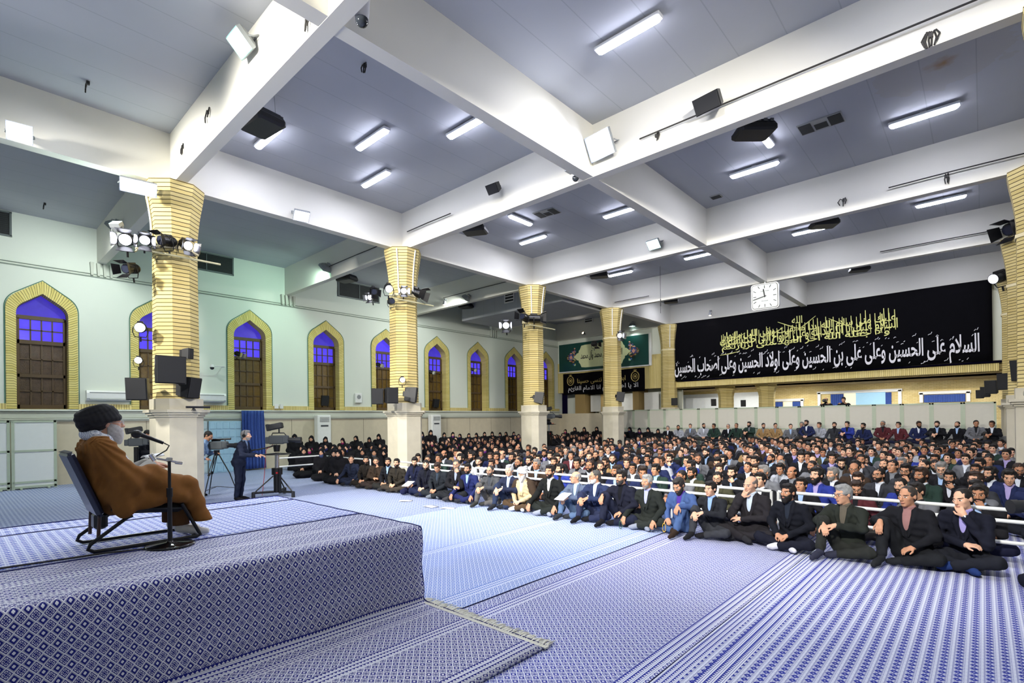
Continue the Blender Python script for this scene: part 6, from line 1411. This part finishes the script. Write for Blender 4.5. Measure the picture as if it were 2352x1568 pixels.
# ------------------------------------------------------------------ the seated speaker on the stage
SPK = (15.63, -2.45, SZ+.02)
def speaker_figure():
    p = pose('chair', lean=-.10, pitch=-.02, yaw=0.0); H = np.array((0, 0, .43)); p.update(hip=H, chest=np.array((0, .12, .74)), waist=np.array((0, .04, .56)), neck=np.array((0, .14, .955)), sL=np.array((.19, .15, .885)), sR=np.array((-.19, .15, .885)), eL=np.array((.27, -.06, .60)), eR=np.array((-.27, -.06, .60)), wL=np.array((.12, -.27, .72)), wR=np.array((-.10, -.24, .72)), kL=np.array((.15, -.48, .49)), kR=np.array((-.15, -.48, .49)), aL=np.array((.13, -.46, .10)), aR=np.array((-.13, -.46, .10)), tL=np.array((.15, -.68, .035)), tR=np.array((-.15, -.68, .035)), hL=np.array((-.2, -.9, -.05)), hR=np.array((.25, -.9, -.05)))
    p['R'] = rotz(0)@rotx(-.03); p['head'] = p['neck']+np.array((0, -.075, .15))
    t = thing('person', 'elderly bearded man in brown cloak and black turban seated on a chair on stage', 'person', SPK, (0, 0, PI)); hm = hair_mat(WHITEH)
    put_mesh('body', to_mesh('body', make_body(p, .0055, True, None, .35), [skin((214, 166, 140)), m_eye, m_iris, m_lip, hm]), t)
    put_mesh('beard', to_mesh('beard', make_beard(p, 'long', .005, 3), [hm]), t); put_mesh('hair', to_mesh('hair', make_hair(p, 'short', .006, 3), [hm]), t); make_glasses(p).build('glasses', m_chrome, t)
    turban_big(t, p, mat('black_turban_cloth', (22, 22, 26), .9, bump=.3))
    # grey robe under the cloak
    lo, hi = bounds(p, .3); S = SDF(lo, hi, .011); S.ell(p['chest']+np.array((0, -.02, 0)), (.15, .12, .22), 0, .05); S.ell(np.array((0, -.05, .5)), (.16, .2, .15), 0, .06)
    for s_ in 'LR': S.chain([p['e'+s_], p['e'+s_]*.1+p['w'+s_]*.9], [.065, .058], 0, .03)
    put_mesh('robe', to_mesh('robe', S.mesh(), [cloth_mat((168, 166, 160))]), t)
    S = SDF(lo, hi, .012)
    for x in (.11, -.11): S.chain([(x, -.10, .46), (x*1.2, -.45, .46), (x*1.15, -.46, .05)], [.08, .075, .085], 0, .05)
    S.cut((0, 0, -1), -.13); put_mesh('inner_robe', to_mesh('inner_robe', S.mesh(), [cloth_mat((86, 58, 36))]), t)
    # patterned scarf
    M_ = Mt('checked_scarf'); x, y, z = M_.coord(); f = ((x*55+z*55).fr().gt(.5)*((x*55-z*55).fr().gt(.5))).mx(((y*90).fr().gt(.8))*.6); M_.base(M_.mix(f, srgb(226, 230, 236), srgb(112, 124, 150))); m_scarf = M_.set(rough=.95, spec=.1)
    S = SDF(lo, hi, .008); n = p['neck']
    S.chain([n+np.array(v) for v in ((.085, -.05, .0), (.075, .03, .045), (0, .075, .06), (-.075, .03, .045), (-.085, -.05, .0))], [.042, .045, .046, .045, .042], 0, .03)
    for sg in (1, -1): S.chain([n+np.array((sg*.088, -.04, .01)), p['chest']+np.array((sg*.085, -.125, .06)), np.array((sg*.10, -.18, .58))], [.045, .042, .04], 0, .03)
    put_mesh('scarf', to_mesh('scarf', S.mesh(), [m_scarf]), t)
    # brown cloak: over shoulders and arms, down the back, across the lap and over the shins
    S = SDF(lo-.1, hi+.1, .010)
    S.ell(p['chest']+np.array((0, .03, .0)), (.235, .135, .25), 0, .05); S.rc(p['sL']+np.array((.015, .0, .0)), p['sR']+np.array((-.015, .0, 0)), .095, .095, 0, .05); S.ell((0, .06, .52), (.27, .16, .24), 0, .08)
    for s_, sg in (('L', 1), ('R', -1)):
        S.chain([p['s'+s_], p['e'+s_]+np.array((sg*.02, .0, 0)), (sg*.20, -.22, .64)], [.105, .10, .085], 0, .06); S.chain([(sg*.28, .02, .64), (sg*.285, .02, .34)], [.085, .06], 0, .08); S.chain([(sg*.285, .04, .37), (sg*.285, -.25, .40)], [.05, .05], 0, .06)
        S.chain([(sg*.20, .02, .50), (sg*.19, -.28, .53), (sg*.165, -.50, .50)], [.125, .115, .098], 0, .07); S.chain([(sg*.165, -.51, .50), (sg*.18, -.58, .34), (sg*.19, -.63, .16), (sg*.195, -.66, .02)], [.098, .078, .072, .070], 0, .05)
        S.chain([(sg*.25, .04, .46), (sg*.27, -.22, .42), (sg*.25, -.44, .42)], [.07, .055, .05], 0, .06)
    S.rc((.17, -.58, .34), (-.17, -.58, .34), .06, .06, 0, .05); S.rc((.17, -.64, .10), (-.17, -.64, .10), .05, .05, 0, .05)
    S.warp(lambda x, y, z: .011*np.sin(13*np.arctan2(z-1.02, -y+.20)+3*np.sqrt((y-.2)**2+(z-1)**2)+x*2)*np.clip(np.sqrt((y-.2)**2+(z-1)**2)*2.2-.25, 0, 1)+.006*np.sin(27*np.arctan2(z-1.0, -y+.25)+x*6+1)+.003*np.sin(z*46+y*52+x*10))
    S.rc(p['neck']+np.array((0, -.11, .06)), (0, -.26, .66), .10, .135, 0, .02, True); S.rc(p['neck']+np.array((0, .0, .02)), p['head'], .085, .10, 0, .015, True); S.rc((0, -.22, .70), (0, -.45, .66), .14, .06, 0, .02, True)
    S.rc((.16, -.45, .22), (.16, -.45, .0), .09, .10, 0, .03, True); S.rc((-.16, -.45, .22), (-.16, -.45, .0), .09, .10, 0, .03, True); S.cut((0, 0, -1), -.155); nb = np.array((0, math.cos(-.355), math.sin(.355)*-1)); nb = np.array((0, .938, -.347)); S.cut(nb, float(nb@np.array((0, .255, .585)))-.036)
    put_mesh('cloak', to_mesh('cloak', S.mesh(), [cloth_mat((124, 82, 40))]), t)
    put_mesh('socks', to_mesh('socks', make_feet(p, .007), [cloth_mat((212, 210, 204))]), t)
    b = MB(); b.grid(lambda u, v: (-.09+.18*u, -.20-.15*v, .775+.02*math.sin(u*PI)+.02*v), 8, 4); o = b.build('paper_sheets', mat('paper_white', (226, 228, 232), .7), None, SPK, (0, 0, PI)); o.modifiers.new('thick', 'SOLIDIFY').thickness = .006; tag(o, 'white sheets of paper held in the hands of the seated speaker', 'paper')
speaker_figure()
def chair():
    t = thing('chair', 'black cantilever office chair with navy padded back under the seated speaker', 'chair', (SPK[0], SPK[1], SZ+.022), (0, 0, PI)); m_pad = mat('navy_leather', (34, 40, 60), .35, bump=.1); m_pad2 = mat('black_leather', (20, 22, 26), .4)
    d = np.array((0, .19, .54)); d /= np.linalg.norm(d); a = math.atan2(.20, .54)
    b = MB(); b.box((0, .255, .585), (.50, .055, .60), rotx(-a), .025); b.build('backrest', m_pad, t)
    b = MB(); b.box((0, -.20, .325), (.50, .56, .075), rotx(.10), .03); b.build('seat', m_pad2, t)
    for s_ in (-1, 1):
        b = MB(); x = s_*.265; b.tube([(x, -.44, .345), (x, -.58, .06), (x, -.595, .03), (x, -.57, .018), (x, .10, .018), (x, .21, .02), (x, .25, .045), (x, .235, .085), (x, -.02, .275), (x, -.06, .29)], .016, 8); b.build('sled_leg', m_blk2, t)
        b = MB(); b.tube([(s_*.20, .16, .33), (s_*.19, .17, .10)], .014, 6); b.build('strut', mat('brown_strut', (66, 44, 36), .5), t)
    b = MB(); b.tube([(-.265, -.57, .02), (.265, -.57, .02)], .014, 8); b.build('cross_bar', m_blk2, t); b = MB(); b.box((0, .13, .24), (.16, .10, .14), None, .02); b.build('tilt_mechanism', m_blk2, t)
chair()
def micstand():
    x, y, z = 16.07, -2.15, SZ+.022; t = thing('microphone_stand', 'black microphone stand with round base and boom beside the speaker', 'microphone stand', (x, y, z))
    b = MB(); b.lathe([(.0, .0), (.19, .0), (.195, .012), (.18, .022), (.03, .035), (.022, .05)], n=32); b.build('base', mat('black_gloss', (14, 14, 16), .12), t)
    b = MB(); b.cyl((0, 0, .04), (0, 0, .50), .019, .019, 12); b.cyl((0, 0, .50), (0, 0, .76), .013, .013, 12); b.cyl((0, 0, .44), (0, 0, .52), .025, .025, 12); b.build('pole', m_blk2, t)
    b = MB(); b.tube([(0, .07, .745), (0, -.13, .80)], .009, 8); b.cyl((0, .045, .745), (0, .10, .735), .014, .014, 10); b.box((0, 0, .775), (.03, .05, .04), None, .008); b.cyl((0, -.11, .775), (0, -.14, .83), .02, .02, 10); b.build('boom', m_chrome, t)
    b = MB(); b.tube([(0, -.10, .81), (0, -.02, .86), (0, -.0, .90), (0, -.04, .925)], .006, 6); b.build('microphone_cable', m_cable, t)
    b = MB(); b.tube([(0, -.045, .925), (0, -.17, .985), (0, -.215, 1.005)], [.014, .017, .022], 10); b.sph((0, -.240, 1.010), (.033, .042, .036), 12, 8); b.build('microphone', m_blk2, t)
    b = MB(); b.tube([(x, y-.1, z+.006), (15.95, -2.6, z+.006), (15.97, -3.2, z+.02), (15.98, -4.5, z+.006)], .008, 6); tag(b.build('floor_cable', m_cable), 'thin cable along the dark seam on the stage top', 'cable')
micstand()
# ------------------------------------------------------------------ television cameras and crew
m_cam = mat('camera_grey', (66, 72, 76), .5); m_camd = mat('camera_dark', (26, 28, 32), .5)
def tvcam(t, c, ang, s=1.0, vf=True):
    """broadcast camera along +x of the rotated frame"""
    R = rotz(ang)*s; c = np.array(c, float); G = lambda *q: tuple(c+R@np.array(q)); Rn = rotz(ang)
    b = MB(); b.box(G(0, 0, .0), (.36*s, .15*s, .22*s), Rn, .02); b.box(G(.22, 0, .01), (.14*s, .14*s, .2*s), Rn, .02); b.box(G(-.21, 0, -.01), (.10*s, .13*s, .17*s), Rn, .01); cb = b.build('camera_body', m_cam, t)
    b = MB(); b.cyl(G(.28, 0, .0), G(.46, 0, -.01), .055*s, .062*s, 14); b.cyl(G(.46, 0, -.01), G(.60, 0, -.015), .075*s, .08*s, 14); b.box(G(.36, .07, -.01), (.16*s, .05*s, .10*s), Rn, .01); b.build('lens', m_camd, cb)
    b = MB(); b.tube([G(-.12, 0, .11), G(-.10, 0, .17), G(.18, 0, .17), G(.24, 0, .10)], .014*s, 8); b.build('top_handle', m_camd, cb)
    b = MB()
    if vf: b.box(G(-.02, 0, .34), (.34*s, .17*s, .15*s), Rn@roty(-.2), .02); b.box(G(-.20, 0, .31), (.06*s, .19*s, .17*s), Rn@roty(-.2), .01); b.tube([G(.06, 0, .28), G(.06, 0, .16)], .02*s, 8)
    else: b.cyl(G(.05, .06, .16), G(.34, .06, .17), .026*s, .026*s, 10); b.cyl(G(-.16, .07, .14), G(.06, .07, .14), .03*s, .03*s, 10)
    b.build('viewfinder', m_camd, cb)
SR = math.atan2(.74, .67)   # towards screen right
def handles(t, c, ang):
    R = rotz(ang); c = np.array(c, float); b = MB()
    for y in (.10, -.10): b.tube([tuple(c+R@np.array(v)) for v in ((-.02, y*.6, -.13), (-.25, y*1.6, -.20), (-.48, y*2.0, -.24))], .013, 8); b.tube([tuple(c+R@np.array(v)) for v in ((-.44, y*2, -.23), (-.56, y*2, -.26))], .022, 8)
    b.build('pan_handle', m_camd, t)
def pedestal(x, y, z0, label, ang, hz=1.42):
    t = thing('television_camera', label, 'camera', (x, y, z0)); tvcam(t, (0, 0, hz), ang); handles(t, (0, 0, hz), ang)
    b = MB(); b.cyl((0, 0, hz-.13), (0, 0, hz-.30), .09, .07, 14); b.build('pan_head', m_blk2, t)
    b = MB(); b.lathe([(.06, -.02), (.33, -.01), (.34, .005), (.06, .03)], (0, 0, hz-.36), 24); b.build('steering_ring', m_blk2, t)
    b = MB(); b.cyl((0, 0, .62), (0, 0, hz-.32), .055, .05, 14); b.build('column', m_chrome, t)
    b = MB(); b.cyl((0, 0, .10), (0, 0, .66), .085, .085, 14); b.cyl((0, 0, .55), (0, 0, .72), .13, .13, 14); b.box((.16, 0, .40), (.06, .06, .62), None, .01); b.build('cylinder', m_blk2, t)
    for k in range(3):
        a = ang+PI/2+k*2*PI/3; u = np.array((math.cos(a), math.sin(a), 0)); b = MB(); b.tube([u*.08+np.array((0, 0, .12)), u*.55+np.array((0, 0, .13))], .03, 8); b.tube([u*.09+np.array((0, 0, .52)), u*.5+np.array((0, 0, .16))], .016, 8); lg = b.build('leg', m_blk2, t)
        b = MB(); b.cyl(u*.55+np.array((0, 0, .0)), u*.55+np.array((0, 0, .15)), .045, .04, 12); b.build('caster', m_black, lg)
    b = MB(); b.box((.10, -.05, .60), (.05, .05, .05), None, .01); b.build('red_knob', mat('red_plastic', (200, 40, 44), .4), t)
    b = MB(); R = rotz(ang); b.tube([tuple(R@np.array(v)) for v in ((-.1, .0, hz-.05), (-.2, .05, hz-.02), (-.12, .08, hz-.12), (-.3, .1, hz-.25), (-.34, .1, .6), (-.42, .14, .02))], .008, 6); b.build('red_cable', mat('red_cable', (190, 60, 60), .5), t)
pedestal(8.22, 2.16, .012, 'pedestal television camera on casters worked by the man with headphones', SR, 1.43)
def tripod_cam(x, y, label, ang, hz=1.30):
    t = thing('television_camera', label, 'camera', (x, y, .012)); tvcam(t, (0, 0, hz), ang, .95, False)
    b = MB(); b.cyl((0, 0, hz-.12), (0, 0, hz-.26), .07, .05, 12); R = rotz(ang); b.tube([tuple(R@np.array(v)) for v in ((-.05, .05, hz-.18), (-.42, .12, hz-.38))], .012, 8); b.build('fluid_head', m_blk2, t)
    for k in range(3):
        a = ang+.3+k*2*PI/3; u = np.array((math.cos(a), math.sin(a), 0)); b = MB()
        for o in (-.03, .03): v = np.array((-u[1], u[0], 0))*o; b.tube([u*.05+v+np.array((0, 0, hz-.24)), u*.30+v*.8+np.array((0, 0, .55))], .011, 6)
        b.tube([u*.27+np.array((0, 0, .62)), u*.48+np.array((0, 0, .012))], .013, 6); b.build('leg', m_blk2, t)
    b = MB()
    for k in range(3): a = ang+.3+k*2*PI/3; b.tube([(0, 0, .25), (.38*math.cos(a), .38*math.sin(a), .20)], .008, 6)
    b.build('spreader', m_blk2, t)
tripod_cam(6.95, 1.18, 'shoulder camera on a black tripod beside the man in the light blue shirt', SR)
def crew(x, y, ang, label, P_, **k): return man(x, y, k.pop('z', .012), ang, label, P_, res=.008, **k)
A = math.atan2(.67, -.74)
def headset(t, P_):
    b = MB(); c, R = P_['head'], P_['R']; T = lambda *q: c+R@np.array(q); b.tube([T(.088*math.cos(a), .02, .03+.10*math.sin(a)) for a in np.linspace(0, PI, 12)], .009, 6)
    for s_ in (-1, 1): b.cyl(T(s_*.075, .018, -.005), T(s_*.108, .018, -.005), .042, .038, 14)
    b.build('headphones', m_blk2, t)
crew(8.30, 1.22, A, 'grey haired cameraman in navy suit with black headphones operating the pedestal camera', pose('stand', lean=.10, pitch=.05, eR=(-.28, -.20, 1.14), wR=(-.20, -.46, 1.12), hR=(.1, -.95, -.1), eL=(.26, -.16, 1.12), wL=(.16, -.44, 1.10), hL=(-.1, -.95, -.1)), jk=(30, 36, 54), sh=(120, 140, 170), tr=(24, 30, 48), hair=(128, 128, 128), hs='thick', beard=(150, 148, 144), bs='stubble', sk=2, fat=1.08, sock=(20, 20, 24), seed=60, scale=.98, extras=headset)
crew(6.72, .78, A, 'cameraman in light blue shirt and black trousers bent over his tripod camera', pose('stand', lean=.16, pitch=.55, eR=(-.27, -.06, 1.12), wR=(-.12, -.28, 1.0), hR=(.3, -.9, -.2), eL=(.26, -.2, 1.12), wL=(.10, -.40, 1.14), hL=(-.1, -.95, 0)), jk=(136, 164, 196), sh=(136, 164, 196), tr=(22, 23, 28), sk=1, sock=(20, 20, 24), seed=61, scale=.98)
def whitelens(t, P_):
    b = MB(); c, R = P_['head'], P_['R']; T = lambda *q: tuple(c+R@np.array(q)); b.cyl(T(0, -.16, .0), T(0, -.30, .0), .04, .045, 12); b.build('white_lens', m_white, t); b = MB(); b.box(T(0, -.13, 0), (.13, .07, .10), None, .01); b.build('camera_body', m_camd, t)
crew(6.05, .62, A, 'photographer with white lens half hidden behind the man in light blue', pose('stand', lean=.05, eR=(-.28, -.22, 1.25), wR=(-.1, -.30, 1.52), hR=(.2, -.3, .9), eL=(.28, -.22, 1.25), wL=(.1, -.30, 1.52), hL=(-.2, -.3, .9)), jk=(40, 42, 48), sh=(36, 38, 44), tr=(30, 32, 38), seed=62, sk=1, extras=whitelens)
crew(5.2, -.03, A+.15, 'young cameraman in black coat standing left of the nearest column', pose('stand', lean=.06, pitch=.3, eR=(-.26, -.14, 1.14), wR=(-.10, -.36, 1.12), hR=(.3, -.9, .1), eL=(.26, -.14, 1.14), wL=(.10, -.36, 1.12), hL=(-.3, -.9, .1)), jk=(28, 29, 36), sh=(30, 32, 38), tr=(24, 26, 30), seed=63, sk=1)
t = thing('television_camera', 'black camcorder on a stand behind the bearded speaker', 'camera', (5.75, -.28, .012)); tvcam(t, (0, 0, 1.42), SR+.3, .9, True)
b = MB(); b.cyl((0, 0, .02), (0, 0, 1.3), .05, .05, 10); b.lathe([(.3, 0), (.3, .02), (.05, .06)], (0, 0, 0), 16); b.build('stand', m_blk2, t)
p = pose('kneel', lean=.30, pitch=.9); crew(.95, -.55, A-.4, 'person in green jacket crouching on the floor against the dado', p, jk=(62, 72, 56), sh=(50, 56, 48), tr=(36, 40, 50), sock=(190, 180, 164), seed=64, fat=1.15)
b = MB(); b.box((7.1, 14.5, .31), (1.9, 1.9, .60)); tag(b.build('camera_platform', mat('platform_cloth', (50, 52, 60), .9)), 'low platform carrying the camera crew behind the third column', 'platform')
crew(7.28, 13.95, A, 'bearded cameraman in black suit on the platform right of the third column', pose('stand', lean=.08, eR=(-.27, -.16, 1.14), wR=(-.12, -.40, 1.08), hR=(.2, -.95, 0), eL=(.27, -.16, 1.14), wL=(.14, -.40, 1.08), hL=(-.2, -.95, 0)), z=.612, jk=(26, 28, 36), sh=(28, 30, 38), tr=(24, 26, 32), beard=BLACKH, seed=65, sk=1, extras=headset)
pedestal(7.05, 14.75, .612, 'dark television camera on a pedestal right of the third column', SR, 1.38)
b = MB(); b.box((16.0, 24.55, .5), (13.2, 2.0, 1.0)); struct(b.build('floor_gallery', mat('gallery_floor', (120, 120, 116), .8)), 'raised gallery floor behind the partition')
def camcorder(t, P_):
    b = MB(); c = P_['head']+np.array((0, -.24, -.02)); b.box(c, (.13, .30, .14), None, .02); b.cyl(c+np.array((0, -.14, 0)), c+np.array((0, -.26, 0)), .045, .05, 12); b.build('camcorder', m_camd, t)
for x, l, sd, bd in ((16.12, 'bald bearded man filming over the partition from the gallery', 66, BLACKH), (16.82, 'dark haired man leaning on the partition top in the gallery', 67, None)):
    crew(x, 24.0, face_to(x, 24)*.6, l, pose('stand', lean=.10, pitch=.15, eR=(-.28, -.2, 1.2), wR=(-.12, -.34, 1.42), hR=(.1, -.8, .3), eL=(.28, -.2, 1.2), wL=(.12, -.34, 1.42), hL=(-.1, -.8, .3)), z=1.004, jk=(34, 36, 42), sh=(30, 32, 38), tr=(30, 30, 34), hs='bald' if bd else 'thick', beard=bd, seed=sd, extras=camcorder if bd else None, scale=.98)
# photographer at the right edge of the picture
def longlens(t, P_):
    b = MB(); c = P_['head']+P_['R']@np.array((0, -.20, -.02)); d = P_['R']@np.array((0, -1, 0)); b.cyl(c, c+d*.16, .05, .05, 16); b.cyl(c+d*.16, c+d*.30, .058, .062, 16); b.cyl(c+d*.30, c+d*.36, .068, .068, 16); b.build('lens', m_camd, t); b = MB(); b.box(c-d*.03, (.15, .09, .11), rotz(math.atan2(d[0], -d[1])), .015); b.build('camera_body', m_camd, t)
crew(22.22, 4.35, -1.0, 'dark suited photographer with a long black lens at the right edge', pose('kneel', lean=.05, eR=(-.28, -.2, .5), wR=(-.10, -.34, .74), hR=(.2, -.3, .9), eL=(.28, -.2, .5), wL=(.1, -.38, .74), hL=(-.2, -.3, .9)), z=.016, jk=(22, 26, 44), sh=(26, 28, 40), tr=(22, 24, 36), seed=68, extras=longlens, scale=1.08)
# cables, papers
b = MB(); b.tube([(8.3, 1.9, .02), (9.5, .8, .02), (11.0, .1, .02), (12.8, -.6, .02), (12.4, -2.4, .02), (12.1, -2.8, .02), (12.6, -3.0, .02), (12.9, -2.5, .02), (12.3, -4.6, .02)], .009, 6); tag(b.build('floor_cable', mat('red_cable', (190, 60, 60), .5)), 'thin red cable looping over the dark carpet behind the stage', 'cable')
for i, (px, py) in enumerate(((990, 1163), (1030, 1167), (932, 1150))):
    p = at(px, py, 2, .02); b = MB(); b.grid(lambda u, v: ((u-.5)*.30, (v-.5)*.21, .004*math.sin(u*5)), 4, 2); o = b.build('paper_sheet', mat('paper_white', (226, 228, 232), .7), None, (p[0], p[1], .028), (0, 0, .4*i)); o.modifiers.new('thick', 'SOLIDIFY').thickness = .003; tag(o, ('white paper lying on the rug before the man in charcoal jacket', 'larger white paper on the rug before the man in navy suit', 'small paper on the rug near the man writing')[i], 'paper')
